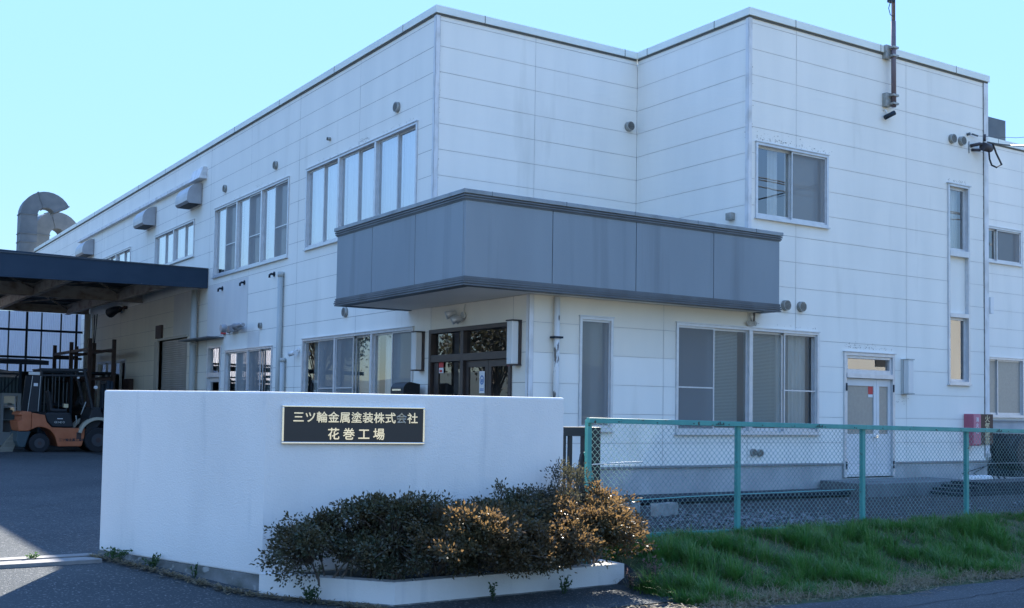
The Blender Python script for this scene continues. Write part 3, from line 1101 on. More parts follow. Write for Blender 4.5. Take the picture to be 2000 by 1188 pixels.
d.build('door_leaf', M_DOORW, SV, bevel=0.003)
d = MB()
FF.quad(d, u0 + .13, um - .07, 1.06, 1.95, -.04)
FF.quad(d, um + .07, u1 - .13, 1.06, 1.95, -.04)
d.build('pane', M_FROST, SV)
d = MB()
FF.quad(d, u0 + .12, u1 - .12, 2.25, z1 - .11, -.05)
d.build('transom_pane', M_GLASS, SV)
d = MB()
d.tube([FF.P(um - .05, 1.02, -.02), FF.P(um - .05, 1.02, .04)], .028, 10)
d.tube([FF.P(um - .05, 1.02, .035), FF.P(um - .16, 1.02, .035)], .011, 8)
d.build('handle', M_CHROME, SV)
d = MB()
for zz in (0.42, 1.85):
    FF.box(d, u0 + .035, u0 + .062, zz, zz + .14, .03, .045)
    FF.box(d, u1 - .062, u1 - .035, zz, zz + .14, .03, .045)
d.build('hinge', M_NAVY, SV)
d = MB()
FF.quad(d, um - .215, um - .085, 1.80, 1.945, -.036)
d.build('red_sticker', M_RED, SV)
d = MB()
FF.quad(d, um - .215, um - .085, 1.745, 1.797, -.036)
d.build('white_sticker', M_PAPER, SV)

# tall narrow window with a blank panel in the middle
n_ = MB()
u0, u1, z0, z1 = NAR
t = .045
FF.box(n_, u0, u0 + t, z0, z1, -.12, .035)
FF.box(n_, u1 - t, u1, z0, z1, -.12, .035)
for a, b_ in ((z1 - t, z1), (4.60, 4.72), (3.38, 3.46), (z0, z0 + t)):
    FF.box(n_, u0 + t, u1 - t, a, b_, -.12, .04)
FF.box(n_, u0 - .03, u1 + .03, z1 + .001, z1 + .02, -.02, .06)
FF.box(n_, u0 - .02, u1 + .02, z0 - .03, z0 - .001, -.02, .06)
for a, b_ in ((4.72, z1 - t), (z0 + t, 3.38)):
    FF.box(n_, u0 + t, u0 + t + .03, a, b_, -.08, -.04)
    FF.box(n_, u1 - t - .06, u1 - t, a, b_, -.08, -.04)
    FF.box(n_, u0 + t + .03, u1 - t - .06, b_ - .05, b_, -.08, -.04)
    FF.box(n_, u0 + t + .03, u1 - t - .06, a, a + .05, -.08, -.04)
NW = n_.build('narrow_window', M_ALU, B)
for a, b_ in ((4.77, z1 - t - .05), (z0 + t + .05, 3.33)):
    n_ = MB()
    FF.quad(n_, u0 + t + .03, u1 - t - .06, a, b_, -.06)
    n_.build('pane', M_GLASS, NW)
n_ = MB()
FF.quad(n_, u0 + t, u1 - t, 3.46, 4.60, -.05)
n_.build('blank_panel', M_WALL, NW)
curtain_mesh(FF, u0 + .3, u1 - .05, 4.75, z1, -.22).build('curtain', M_LACE, NW)

# vents, pipes, small fittings that are fixed to the walls
def vent(fr, u, z, r=.095, dep=.07):
    m = MB()
    P = fr.P
    m.tube([P(u, z, 0), P(u, z, dep * .5), P(u, z, dep)], r, 18, True, r * .93)
    v = m.build('vent_cap', M_VENT, B)
    m = MB()
    for k in range(-3, 4):
        zz = z + k * r * .22
        w = math.sqrt(max(0, (r * .78) ** 2 - (k * r * .22) ** 2))
        if w > .01:
            fr.box(m, u - w, u + w, zz - r * .055, zz + r * .055, dep + .0005, dep + .004)
    m.build('vent_slot', M_VENTD, v)


for u, z in ((1.43, 6.95), (7.5, 6.95), (11.03, 6.97), (3.50, 3.29), (8.21, 3.28), (10.4, 3.28)):
    vent(FL, u, z, .10 if z > 5 or u < 5 else .075, .06)
vent(FL, 4.47, 6.96, .04)
for u, z in ((10.1, 6.95), (10.41, 6.95), (5.40, 3.31), (5.79, 3.31)):
    vent(FF, u, z)
for u, z in ((4.63, .745), (4.79, .735)):
    vent(FF, u, z, .065, .05)
vent(FA, 4.29, 6.94, .095, .09)
pp = MB()
for u, z in ((11.04, 4.33), (9.41, 4.34), (7.44, 4.36)):
    pp.tube([FL.P(u, z + .06, 0), FL.P(u, z + .06, .08), FL.P(u, z + .03, .12), FL.P(u, z - .03, .12)], .026, 8)
    pp.tube([FL.P(u, z + .06, 0), FL.P(u, z + .06, .02)], .06, 10)
pp.build('drain_elbow', M_NAVY, B)
# flue cluster with red box
q = MB()
FL.box(q, 9.75, 10.2, 3.22, 3.38, .0, .14)
q.tube([FL.P(9.75, 3.34, .12), FL.P(9.45, 3.34, .12), FL.P(9.3, 3.28, .16)], .075, 10)
q.tube([FL.P(9.4, 3.3, .1), FL.P(9.05, 3.30, .28), FL.P(8.6, 3.31, .30)], .05, 10)
q.tube([FL.P(10.1, 3.3, .2), FL.P(10.1, 3.3, .34)], .1, 12)
q.build('flue_unit', M_HOOD, B, bevel=.01)
q = MB()
FL.box(q, 10.68, 10.85, 3.20, 3.38, .0, .09)
q.build('alarm_box', M_RED, B, bevel=.005)
# exposed pipes
q = MB()
q.tube([FL.P(6.86, .2, .075), FL.P(6.86, 4.40, .075)], .062, 14)
q.tube([FL.P(6.86, 4.30, .075), FL.P(6.86, 4.41, .075)], .07, 14)
q.tube([FL.P(6.62, .2, .075), FL.P(6.62, 2.46, .075)], .055, 14)
q.tube([FL.P(6.62, 2.38, .075), FL.P(6.62, 2.47, .075)], .062, 14)
q.build('cable_pipe', M_PIPE, B)
q = MB()
q.tube([FF.P(.45, .35, .07), FF.P(.45, 3.12, .07)], .045, 14)
DP = q.build('downpipe', M_PIPEW, B)
q = MB()
FF.box(q, .37, .53, 2.49, 2.52, -.005, .13)
q.build('pipe_bracket', M_NAVY, DP)
q = MB()
q.tube([FF.P(4.56, 2.98, .06), FF.P(4.56, 3.12, .06)], .04, 10)
q.build('pipe_stub', M_PIPEW, B)
q = MB()
k = 15
ol = [FF.P(4.56 + .14 * math.cos(2 * math.pi * j / k) * random.uniform(.7, 1.1), 2.95 + .06 * math.sin(2 * math.pi * j / k) * random.uniform(.6, 1.1), .05) for j in range(k)]
for j in range(k):
    q.face([ol[j], ol[(j + 1) % k], FF.P(4.56, 2.97, .085)])
    q.face([ol[j], ol[(j + 1) % k], FF.P(*[(4.56), 2.95], .0)])
q.build('putty_patch', M_FLAKE, B)
# box gutter / cable tray along the far left wall and its hoods
q = MB()
FL.box(q, 12.6, 28.0, 7.57, 7.66, .0, .12)
FL.prism = None
q.prism([FL.P(12.62, 7.50, .0), FL.P(12.62, 7.50, .22), FL.P(12.62, 7.82, .10), FL.P(12.62, 7.82, .0)], FL.U * -.02, FL.U * .9)
q.build('wall_duct', M_TRIM, B)
for (a, b_) in ((12.95, 14.05), (17.45, 18.55), (25.65, 26.85)):
    q = MB()
    prof = []
    for j in range(7):
        an = math.pi / 2 * j / 6
        prof.append(FL.P(0, 7.44 - .40 * (1 - math.cos(an)), .02 + .40 * math.sin(an)))
    prof += [FL.P(0, 6.92, .42), FL.P(0, 6.86, .36), FL.P(0, 6.86, .02)]
    q.prism(prof, FL.U * a, FL.U * b_)
    h = q.build('exhaust_hood', M_HOOD, B)
    q = MB()
    FL.box(q, a + .04, b_ - .04, 6.853, 6.859, .05, .36)
    q.build('hood_mesh', M_VENTD, h)
# roof box on the wing and the pale cable cover at its corner
q = MB()
q.box(16.0, 17.05, .3, 1.2, 8.52, 9.10)
q.box(16.1, 16.9, .45, 1.1, 8.40, 8.52)
q.build('roof_hood', M_DUCT, B, bevel=.01)
q = MB()
FF.box(q, 11.30, 11.40, 3.52, 3.86, .0, .05)
q.build('cable_cover', M_WHITE, B)
q = MB()
FB.box(q, -2.70, -2.56, 4.77, 4.90, .0, .10)
q.build('junction_box', M_VENT, B, bevel=.01)
q = MB()
FL.box(q, 19.5, 20.2, 1.7, 2.2, .0, .16)
q.build('meter_box', M_RUST, B, bevel=.01)
q = MB()
FF.box(q, 11.18, 11.28, .55, .68, .0, .05)
q.build('power_outlet', M_PIPE, B)


# ------------------------------------------------------------------ wall lamps
def wall_lamp(fr, u, z0, z1, label):
    t = thing('wall_lamp', label, 'wall lamp', tuple(fr.P(u, z0, 0)), 'upright box lamps on the walls')
    m = MB()
    fr.box(m, u - .075, u + .075, z0 + .02, z1 - .02, .05, .17)
    m.build('diffuser', M_LAMP, t, bevel=.012)
    m = MB()
    fr.box(m, u - .09, u + .09, z1 - .02, z1, .0, .18)
    fr.box(m, u - .09, u + .09, z0, z0 + .02, .0, .18)
    fr.box(m, u - .085, u + .085, z0 + .02, z1 - .02, .0, .049)
    m.build('bracket', M_BROWN if fr is FL else M_PIPE, t)


wall_lamp(FL, .30, 2.05, 2.74, 'upright box lamp between the ground floor windows and the dark entrance door')
wall_lamp(FL, -2.73, 2.07, 2.76, 'upright box lamp at the building corner, right of the dark entrance door')
wall_lamp(FF, 8.62, 1.82, 2.49, 'upright box lamp right of the white service door')

# twin security light over the entrance
t = thing('security_light', 'twin silver spot light on the cream wall above the dark entrance door', 'security light', tuple(FL.P(-1.1, 2.95, 0)))
m = MB()
m.tube([FL.P(-1.12, 2.93, 0), FL.P(-1.12, 2.93, .05)], .06, 12)
m.tube([FL.P(-1.15, 2.93, .03), FL.P(-1.15, 3.05, .03), FL.P(-1.18, 3.11, .03)], .008, 6)
m.tube([FL.P(-1.08, 2.88, .04), FL.P(-1.02, 2.82, .10)], .04, 10)
m.build('sensor', M_PIPE, t)
m = MB()
for a, zz in ((-.98, 2.98), (-1.17, 2.88)):
    m.tube([FL.P(a, zz, .08), FL.P(a + .03, zz - .02, .17), FL.P(a + .06, zz - .05, .24)], .035, 12, True, .07)
m.build('lamp_head', M_ALU, t)
# camera beside the ground floor windows
t = thing('security_camera', 'white bullet camera on the wall left of the ground floor windows', 'camera', tuple(FL.P(5.84, 2.5, 0)))
m = MB()
m.tube([FL.P(5.86, 2.62, 0), FL.P(5.86, 2.62, .03)], .055, 12)
m.tube([FL.P(5.86, 2.62, .03), FL.P(5.88, 2.60, .10)], .015, 8)
m.build('bracket', M_WHITE, t)
m = MB()
m.tube([FL.P(5.82, 2.56, .11), FL.P(6.02, 2.53, .15)], .05, 14)
c_ = m.build('camera_body', M_WHITE, t)
m = MB()
m.tube([FL.P(6.021, 2.53, .15), FL.P(6.03, 2.528, .152)], .038, 12)
m.build('lens', M_BLACK, c_)
# lamp under the canopy
t = thing('flood_lamp', 'dark cone flood lamp on the wall under the canopy', 'flood lamp', tuple(FL.P(20.8, 4.5, 0)))
m = MB()
m.tube([FL.P(20.6, 4.56, 0), FL.P(20.6, 4.56, .12)], .05, 8)
m.tube([FL.P(20.6, 4.56, .1), FL.P(20.9, 4.5, .2)], .035, 8)
m.build('bracket', M_RUST, t)
m = MB()
m.tube([FL.P(20.85, 4.52, .18), FL.P(21.15, 4.49, .26), FL.P(21.45, 4.42, .34)], .10, 14, True, .17)
m.build('lamp_head', M_NAVY, t)

# antenna mast
t = thing('antenna_mast', 'thin rusty mast clamped to the front wall and rising above the roof', 'mast', tuple(FF.P(8.15, 7.25, .1)))
m = MB()
m.tube([FF.P(8.16, 7.25, .14), FF.P(8.15, 8.9, .14)], .045, 10)
m.tube([FF.P(8.15, 8.9, .14), FF.P(8.14, 12.6, .14)], .036, 10)
m.build('pole', mat('mast_rust', (.12, .09, .10), .6, (.17, .13, .14), (8, 8, 3), 4), t)
for zz in (7.26, 8.18):
    m = MB()
    FF.box(m, 8.00, 8.14, zz, zz + .26, .0, .10)
    FF.box(m, 8.08, 8.24, zz + .03, zz + .07, .06, .20)
    FF.box(m, 8.08, 8.24, zz + .19, zz + .23, .06, .20)
    m.build('clamp', M_VENT, t, bevel=.005)
m = MB()
FF.box(m, 8.02, 8.12, 9.25, 9.36, .10, .2)
m.tube([FF.P(8.05, 9.25, .15), FF.P(8.0, 9.12, .15), FF.P(8.05, 9.0, .15), FF.P(8.11, 8.98, .18)], .008, 6)
m.build('relay_box', M_NAVY, t)
t = thing('security_camera', 'small dark camera hanging on the wall just below the rusty mast', 'camera', tuple(FF.P(8.09, 7.1, 0)))
m = MB()
m.tube([FF.P(8.04, 7.2, 0), FF.P(8.04, 7.2, .05), FF.P(8.06, 7.1, .08)], .014, 8)
m.build('bracket', M_WHITE, t)
m = MB()
m.tube([FF.P(8.0, 7.04, .06), FF.P(8.16, 7.14, .16)], .045, 12)
m.build('camera_body', M_NAVY, t)

# service cable with its bracket
t = thing('service_cable', 'black overhead cable looping from an insulator bracket at the right end of the front wall', 'cable', tuple(FF.P(10.9, 6.87, 0)))
m = MB()
m.tube([FF.P(10.72, 6.90, 0), FF.P(10.80, 6.92, .16), FF.P(10.98, 6.90, .2)], .035, 8)
m.tube([FF.P(10.9, 6.98, .2), FF.P(10.9, 7.12, .2)], .025, 8)
m.tube([FF.P(10.84, 6.87, .2), FF.P(11.08, 6.86, .2)], .085, 12)
m.tube([FF.P(10.76, 6.82, .0), FF.P(10.82, 6.80, .16)], .03, 8)
m.build('bracket', mat('bracket_dark', (.05, .045, .055), .6), t)
p0 = FF.P(10.96, 6.97, .22)
p1 = Vector((4.0, -9.2, 4.82))
m = MB()
pts = []
for i in range(25):
    s_ = i / 24
    q_ = p0.lerp(p1, s_)
    q_.z -= .25 * 4 * s_ * (1 - s_) * .3
    pts.append(q_)
m.tube(pts, .014, 6)
p3 = pts[2]
m.tube([FF.P(11.0, 6.85, .22), FF.P(11.0, 6.62, .24), FF.P(11.04, 6.5, .26), FF.P(11.14, 6.46, .30), FF.P(11.22, 6.52, .36), p3.lerp(FF.P(11.22, 6.52, .36), .4) + Vector((0, 0, -.03)), p3], .018, 8)
m.build('wire', M_BLACK, t)
m = MB()
m.tube([FF.P(10.62, 7.12, 0), FF.P(10.62, 7.12, .06)], .03, 8)
m.tube([FF.P(10.70, 7.13, .05), FF.P(10.86, 7.11, .07)], .018, 8)
m.tube([FF.P(10.86, 7.11, .07), FF.P(11.5, 7.08, .5), (9.0, -6.5, 6.2)], .005, 5)
m.tube([FF.P(10.66, 6.98, .01), FF.P(10.66, 6.74, .01)], .008, 6)
m.build('thin_wire', M_DUCT, t)

# letter box
t = thing('letter_box', 'black letter box with a rounded lid standing left of the entrance door', 'letter box', (-.42, .38, 0))
m = MB()
prof = [FL.P(0, 1.45, .12), FL.P(0, 1.45, .44)]
for j in range(9):
    an = math.pi / 2 * j / 8
    prof.append(FL.P(0, 1.72 + .13 * math.sin(an), .30 + .14 * math.cos(an)))
prof.append(FL.P(0, 1.82, .12))
m.prism(prof, FL.U * .14, FL.U * .62)
m.build('box', M_BLACK, t)
m = MB()
FL.box(m, .33, .43, .05, 1.45, .22, .32)
m.build('post', M_BLACK, t)
m = MB()
FL.box(m, .22, .54, 1.70, 1.73, .441, .452)
m.build('slot', M_CHROME, t)

# ------------------------------------------------------------------ writing
GLY = {}


def glyph(ch, fat=0.0):
    if (ch, fat) in GLY:
        return GLY[(ch, fat)]
    c = bpy.data.curves.new('glyph', 'FONT')
    c.body = ch
    c.offset = fat
    o_ = bpy.data.objects.new('glyph', c)
    COL.objects.link(o_)
    bpy.context.view_layer.update()
    me = bpy.data.meshes.new_from_object(o_.evaluated_get(bpy.context.evaluated_depsgraph_get()))
    v = np.array([(p.co.x, p.co.y) for p in me.vertices])
    f = [tuple(p.vertices) for p in me.polygons]
    bpy.data.objects.remove(o_)
    bpy.data.curves.remove(c)
    bpy.data.meshes.remove(me)
    GLY[(ch, fat)] = (v, f)
    return v, f


def write(mb, text, org, du, dz, size, pitch, normal, fat=0.02, depth=0.0, squeeze=1.0):
    """characters centred at org + i*pitch*du; du along the line, dz up; size = em height"""
    org, du, dz, nn = Vector(org), Vector(du), Vector(dz), Vector(normal)
    layers = [(0, 0)] + ([(fat, 0), (-fat, 0), (0, fat), (0, -fat)] if fat > 0 else [])
    for i, lay in [(i, k_) for i in range(len(text)) for k_ in range(len(layers))]:
        v, f = glyph(text[i])
        c = org + du * (pitch * i + layers[lay][0] * size) + dz * layers[lay][1] * size + nn * (lay * .00025)
        base = len(mb.v)
        for x, y in v:
            mb.v.append(tuple(c + du * ((x - .5) * size * squeeze) + dz * ((y - .38) * size) + nn * depth))
        for q_ in f:
            mb.f.append(tuple(base + k_ for k_ in q_))
            mb.smooth.append(False)
        if depth > 0.002:                      # side walls of raised letters
            ed = {}
            for q_ in f:
                for a, b_ in zip(q_, q_[1:] + q_[:1]):
                    k_ = (min(a, b_), max(a, b_))
                    ed[k_] = ed.get(k_, 0) + 1
            for (a, b_), cnt in ed.items():
                if cnt == 1:
                    pa, pb = Vector(mb.v[base + a]), Vector(mb.v[base + b_])
                    mb.face([pa, pb, pb - nn * depth, pa - nn * depth])


# ------------------------------------------------------------------ extinguisher box and fire notice
t = thing('extinguisher_box', 'faded pink red fire extinguisher box on the wall beside the brown notice', 'extinguisher box', tuple(FF.P(10.7, .8, 0)))
m = MB()
FF.box(m, 10.46, 10.73, .84, 1.47, .0, .20)
m.build('box', M_PINK, t, bevel=.012)
m = MB()
FF.box(m, 10.48, 10.71, .87, 1.45, .2005, .212)
m.build('lid', mat('faded_pink_lid', (.52, .19, .25), .5), t)
m = MB()
for i, ch in enumerate('消火器'):
    write(m, ch, FF.P(10.595, 1.36 - i * .115, .2125), (1, 0, 0), (0, 0, 1), .10, .1, (0, -1, 0), .02, .001)
m.build('lettering', M_PAPER, t)
t = thing('fire_notice', 'dark brown upright notice with pale characters beside the pink extinguisher box', 'sign', tuple(FF.P(11.15, .8, 0)))
m = MB()
FF.box(m, 10.86, 11.36, .86, 1.47, .03, .045)
m.build('board', M_SIGNBR, t)
m = MB()
for i, ch in enumerate('火気厳禁'):
    write(m, ch, FF.P(11.17, 1.38 - i * .148, .046), (1, 0, 0), (0, 0, 1), .155, .1, (0, -1, 0), .012, .001, 1.15)
m.build('lettering', M_YELLOW, t)

# ------------------------------------------------------------------ white wall with planter and company sign
A0 = Vector((-6.81, -6.05, 0))
A1 = Vector((-5.82, -7.61, 0))
A2 = Vector((-3.10, -8.21, 0))
ZWT = 1.524
SW = thing('sign_wall', 'low white stucco wall bent in the middle on a grey concrete footing', 'wall', (-5.82, -7.61, 0))


def wall_run(z0, z1, th0, pts, zs=None, inner=.0):
    """solid following the plan polyline, thickness to the back"""
    m = MB()
    d = [(b_ - a).normalized() for a, b_ in zip(pts[:-1], pts[1:])]
    nrm = [Vector((-q_.y, q_.x, 0)) for q_ in d]
    off = []
    for i in range(len(pts)):
        if i == 0:
            off.append(nrm[0])
        elif i == len(pts) - 1:
            off.append(nrm[-1])
        else:
            bis = (nrm[i - 1] + nrm[i]).normalized()
            off.append(bis / bis.dot(nrm[i]))
    for i in range(len(pts) - 1):
        c = []
        for k_, z in ((0, 0), (1, 0)):
            pass
        a, b_, oa, ob = pts[i], pts[i + 1], off[i], off[i + 1]
        za, zb = (z0[i], z0[i + 1]) if isinstance(z0, (list, tuple)) else (z0, z0)
        ta, tb = (z1[i], z1[i + 1]) if isinstance(z1, (list, tuple)) else (z1, z1)
        f0 = inner
        m.hexa([a + oa * f0 + Vector((0, 0, za)), b_ + ob * f0 + Vector((0, 0, zb)), b_ + ob * th0 + Vector((0, 0, zb)), a + oa * th0 + Vector((0, 0, za)),
                a + oa * f0 + Vector((0, 0, ta)), b_ + ob * f0 + Vector((0, 0, tb)), b_ + ob * th0 + Vector((0, 0, tb)), a + oa * th0 + Vector((0, 0, ta))])
    return m


pts = [A0, A1, A2]
zb_ = [0.045, -0.045, 0.05]
m = wall_run(zb_, ZWT, .20, pts)
bmw = m.build('wall_body', M_STUCCO, SW)
bm = bmesh.new()
bm.from_mesh(bmw.data)
bmesh.ops.remove_doubles(bm, verts=bm.verts, dist=.0005)
inner_f = [f for f in bm.faces if all(abs((v.co + ORG['sign_wall'] - A1).dot((A2 - A1).normalized())) < .3 and (v.co + ORG['sign_wall'] - A1).xy.length < .3 for v in f.verts)]
bmesh.ops.delete(bm, geom=inner_f, context='FACES_ONLY')
bm.to_mesh(bmw.data)
bm.free()
bv = bmw.modifiers.new('bevel', 'BEVEL')
bv.width = .018
bv.segments = 3
bv.limit_method = 'ANGLE'
bv.angle_limit = R(50)
m = wall_run([-.10, -.42, -.3], [q_ - .001 for q_ in zb_], .215, pts, inner=-.012)
m.build('footing', M_FOOT, SW)

PL = thing('planter', 'low white stucco planter kerb in front of the bent wall, holding the azaleas', 'planter', (-4.0, -8.4, -.1))
pp_ = [Vector((-5.86, -7.66, 0)), Vector((-5.07, -8.62, 0)), Vector((-2.64, -8.56, 0)), Vector((-2.64, -8.22, 0)), Vector((-3.06, -8.03, 0))]
m = wall_run(-.195, -.015, .13, pp_[:4])
m.build('kerb', M_STUCCO, PL)
m = wall_run(-.45, -.196, .14, pp_[:4], inner=-.008)
m.build('footing', M_FOOT, PL)
m = MB()
m.face([(-5.8, -7.72, -.07), (-5.0, -8.52, -.07), (-2.72, -8.5, -.07), (-2.72, -8.25, -.07), (-3.1, -8.18, -.07)])
m.build('soil', M_SOIL, PL)

# company sign
du = (A2 - A1).normalized()
nn = Vector((du.y, -du.x, 0))
SO = A1.copy()


def SP(u, z, n=0.0):
    return SO + du * u + nn * n + Vector((0, 0, z))


CS = thing('company_sign', 'black company sign with raised steel characters in a polished frame on the white wall', 'sign', tuple(SP(.77, 1.24)))


def sbox(m, u0, u1, z0, z1, n0, n1):
    m.hexa([SP(u0, z0, n0), SP(u1, z0, n0), SP(u1, z0, n1), SP(u0, z0, n1), SP(u0, z1, n0), SP(u1, z1, n0), SP(u1, z1, n1), SP(u0, z1, n1)])


u0, u1, z0, z1 = .135, 1.412, 1.078, 1.412
m = MB()
sbox(m, u0 + .018, u1 - .018, z0 + .018, z1 - .018, .002, .022)
m.build('board', M_SIGNBLK, CS)
m = MB()
for q_ in ((u0, u1, z0, z0 + .018), (u0, u1, z1 - .018, z1), (u0, u0 + .018, z0 + .018, z1 - .018), (u1 - .018, u1, z0 + .018, z1 - .018)):
    sbox(m, *q_, .002, .032)
m.build('frame', M_CHROME, CS, bevel=.004)
m = MB()
txt = '三ツ輪金属塗装株式会社'
pt_ = 1.02 / 10
line0 = SP(.231 + .045, 1.312, .022)
write(m, txt[:9], line0, du, (0, 0, 1), .100, pt_ * 1.0, nn, .016, .008)
for i, ch in enumerate('花巻工場'):
    write(m, ch, SP(.585 + i * .135, 1.168, .022), du, (0, 0, 1), .108, 1, nn, .016, .008)
m.build('lettering', M_LETTER, CS)
m = MB()
write(m, '会', line0 + du * pt_ * 9, du, (0, 0, 1), .100, 1, nn, .012, .008)
m.build('lettering', M_LETTERD, CS)
m = MB()
write(m, '社', line0 + du * pt_ * 10, du, (0, 0, 1), .100, 1, nn, .016, .008)
m.build('lettering', M_LETTER, CS)

# ------------------------------------------------------------------ black slatted gate behind the wall
t = thing('slatted_gate', 'black upright barred gate end standing between the white wall and the green fence', 'gate', (-2.6, -7.4, 0))
m = MB()
for x in (-2.60, -2.52, -2.44):
    m.box(x - .014, x + .014, -7.43, -7.38, -.02, 1.14)
m.box(-2.63, -2.26, -7.44, -7.37, 1.14, 1.235)
m.box(-2.63, -2.26, -7.44, -7.37, .02, .09)
m.build('bars', M_BLACK, t)
m = MB()
m.box(-2.26, -2.08, -7.46, -7.34, -.05, 1.235)
m.build('post', M_BLACK, t, bevel=.006)
m = MB()
m.bar((-2.44, -7.405, .05), (-2.28, -7.405, .95), .035, .035, (0, 1, 0))
m.build('brace', M_BLACK, t)

# ------------------------------------------------------------------ across the road, seen in the window panes
t = thing('beige_house', 'beige walled building across the road, mirrored in the narrow window and door transom', 'building', (45, -30, -.2))
m = MB()
m.box(34, 62, -38, -26, -.3, 7.2)
m.build('wall', mat('beige_render', (0.50, 0.49, 0.45), .8, (0.45, 0.44, 0.41), (1, 1, .3), 4), t)
m = MB()
m.prism([(0, -38.6, 7.2), (0, -25.4, 7.2), (0, -32, 8.6)], (33.4, 0, 0), (62.6, 0, 0))
m.build('roof', M_DUCT, t)
for x in (36.5, 45, 50, 55):
    m = MB()
    m.box(x, x + 1.8, -25.99, -25.95, 3.9, 5.2)
    m.build('window', M_BLACK, t)
m = MB()
m.box(38.6, 39.2, -25.99, -25.7, -.2, 7.0)
m.build('downpipe', M_RUST, t)
t = thing('utility_line', 'overhead wires on poles across the road, mirrored in the upper front windows', 'utility line', (-18, -20.5, -.2))
for x in (-22, 12, 46):
    m = MB()
    m.tube([(x, -20.5, -.3), (x, -20.5, 11.5)], .16, 12, True, .11)
    m.bar((x, -21.2, 10.9), (x, -19.8, 10.9), .1)
    m.build('pole', M_PLINTH, t)
for y, z, sg in ((-21.1, 11.0, .5), (-20.5, 11.1, .5), (-19.9, 11.0, .5), (-20.4, 9.3, .7), (-20.4, 8.6, .8), (-20.4, 8.0, .6)):
    m = MB()
    for x0 in (-22, 12):
        m.tube([(x0 + 34 * q_, y, z - 4 * sg * q_ * (1 - q_)) for q_ in np.linspace(0, 1, 17)], .025 if z > 9 else .04, 5, False)
    m.build('wire', M_BLACK, t)

def leaves_at(c, dirs, ll, lw):
    """folded leaf quads at points c (n,3) pointing along dirs (n,3)"""
    n = len(c)
    d = dirs / np.linalg.norm(dirs, axis=1, keepdims=True)
    r = rng.normal(size=(n, 3))
    s = np.cross(d, r)
    s /= np.linalg.norm(s, axis=1, keepdims=True) + 1e-9
    u = np.cross(s, d)
    ll = ll[:, None]
    lw = lw[:, None]
    V = np.stack([c, c + d * ll * .5 + s * lw * .5 + u * lw * .15, c + d * ll, c + d * ll * .5 - s * lw * .5 + u * lw * .15], 1).reshape(-1, 3)
    return V, np.arange(n * 4).reshape(-1, 4)


def broad_tree(label, x, y, h, r, n):
    t = thing('broadleaf_tree', label, 'tree', (x, y, 0), 'trees beyond the yard')
    m = MB()
    m.tube([(x, y, -.1), (x + .1, y, h * .25), (x, y + .1, h * .5), (x + .1, y, h * .85)], .24, 8, False, .05)
    cl = []
    for i in range(34):
        a, e = rng.uniform(0, 6.28), rng.uniform(-.5, 1.4)
        k_ = rng.uniform(.45, 1)
        c_ = np.array([x + r * k_ * math.cos(a) * math.cos(e), y + r * k_ * math.sin(a) * math.cos(e), h * .62 + h * .36 * k_ * math.sin(e)])
        cl.append(c_)
        m.tube([(x, y, h * rng.uniform(.25, .5)), tuple((c_ + np.array([x, y, h * .5])) / 2), tuple(c_)], .05, 5, False, .015)
    m.build('trunk', M_LIMB, t)
    c_ = np.repeat(np.array(cl), n // 34, 0)
    pos = c_ + rng.normal(0, .5, c_.shape) * np.array([1, 1, .7])
    N = len(pos)
    V, F = leaves_at(pos, rng.normal(0, 1, pos.shape), rng.uniform(.14, .26, N), rng.uniform(.08, .14, N))
    np_mesh('crown', V, F, M_LEAFG, t)


broad_tree('broadleaf tree left of the yard, mirrored in the entrance door glass', -16.5, 24, 6.4, 2.6, 5400)
broad_tree('taller broadleaf tree farther left of the yard, mirrored in the ground floor windows', -15.0, 40, 8.5, 3.2, 5400)

# ------------------------------------------------------------------ chain link fence
CF = thing('chain_link_fence', 'green chain link fence with a top rail along the grass bank', 'fence', (-2.63, -7.97, .12))
PX = [-2.63, -.61, 1.41, 3.39, 5.40, 7.4]


def ftop(x):
    return 1.318 - .0117 * (x + 2.63)


for i, x in enumerate(PX):
    m = MB()
    w = .026
    tp = ftop(x)
    m.hexa([(x - w, -7.995, -.1), (x + w, -7.995, -.1), (x + w, -7.945, -.1), (x - w, -7.945, -.1),
            (x - w, -7.995, tp), (x + w, -7.995, tp), (x + w, -7.945, tp), (x - w, -7.945, tp)])
    m.build('post', M_GREEN, CF, bevel=.004)
m = MB()
for a, b_ in zip(PX[:-1], PX[1:]):
    m.bar((a - .03 if a == PX[0] else a, -8.0, ftop(a) - .006), (b_, -8.0, ftop(b_) - .006), .052, .052)
m.build('top_rail', M_GREEN, CF, bevel=.004)
m = MB()
for a, b_ in zip(PX[:-1], PX[1:]):
    m.bar((a + .03, -7.99, ftop(a) - 1.155), (b_ - .03, -7.99, ftop(b_) - 1.155), .03, .045)
m.build('bottom_rail', M_GREEN, CF)
m = MB()
for x in np.arange(-2.3, 7.2, .5):
    if min(abs(x - p) for p in PX) > .1:
        m.box(x, x + .012, -8.029, -8.026, ftop(x) - .02, ftop(x) - .008)
for x, z in ((.55, 0), (3.95, 0), (-.98, 0)):
    for k_ in range(5):
        m.box(x + k_ * .025, x + k_ * .025 + .014, -8.029, -8.026, ftop(x) - .022, ftop(x) - .022 + .012 * ((k_ * 7) % 3 + 1))
m.build('rail_clip', M_BLACK, CF)
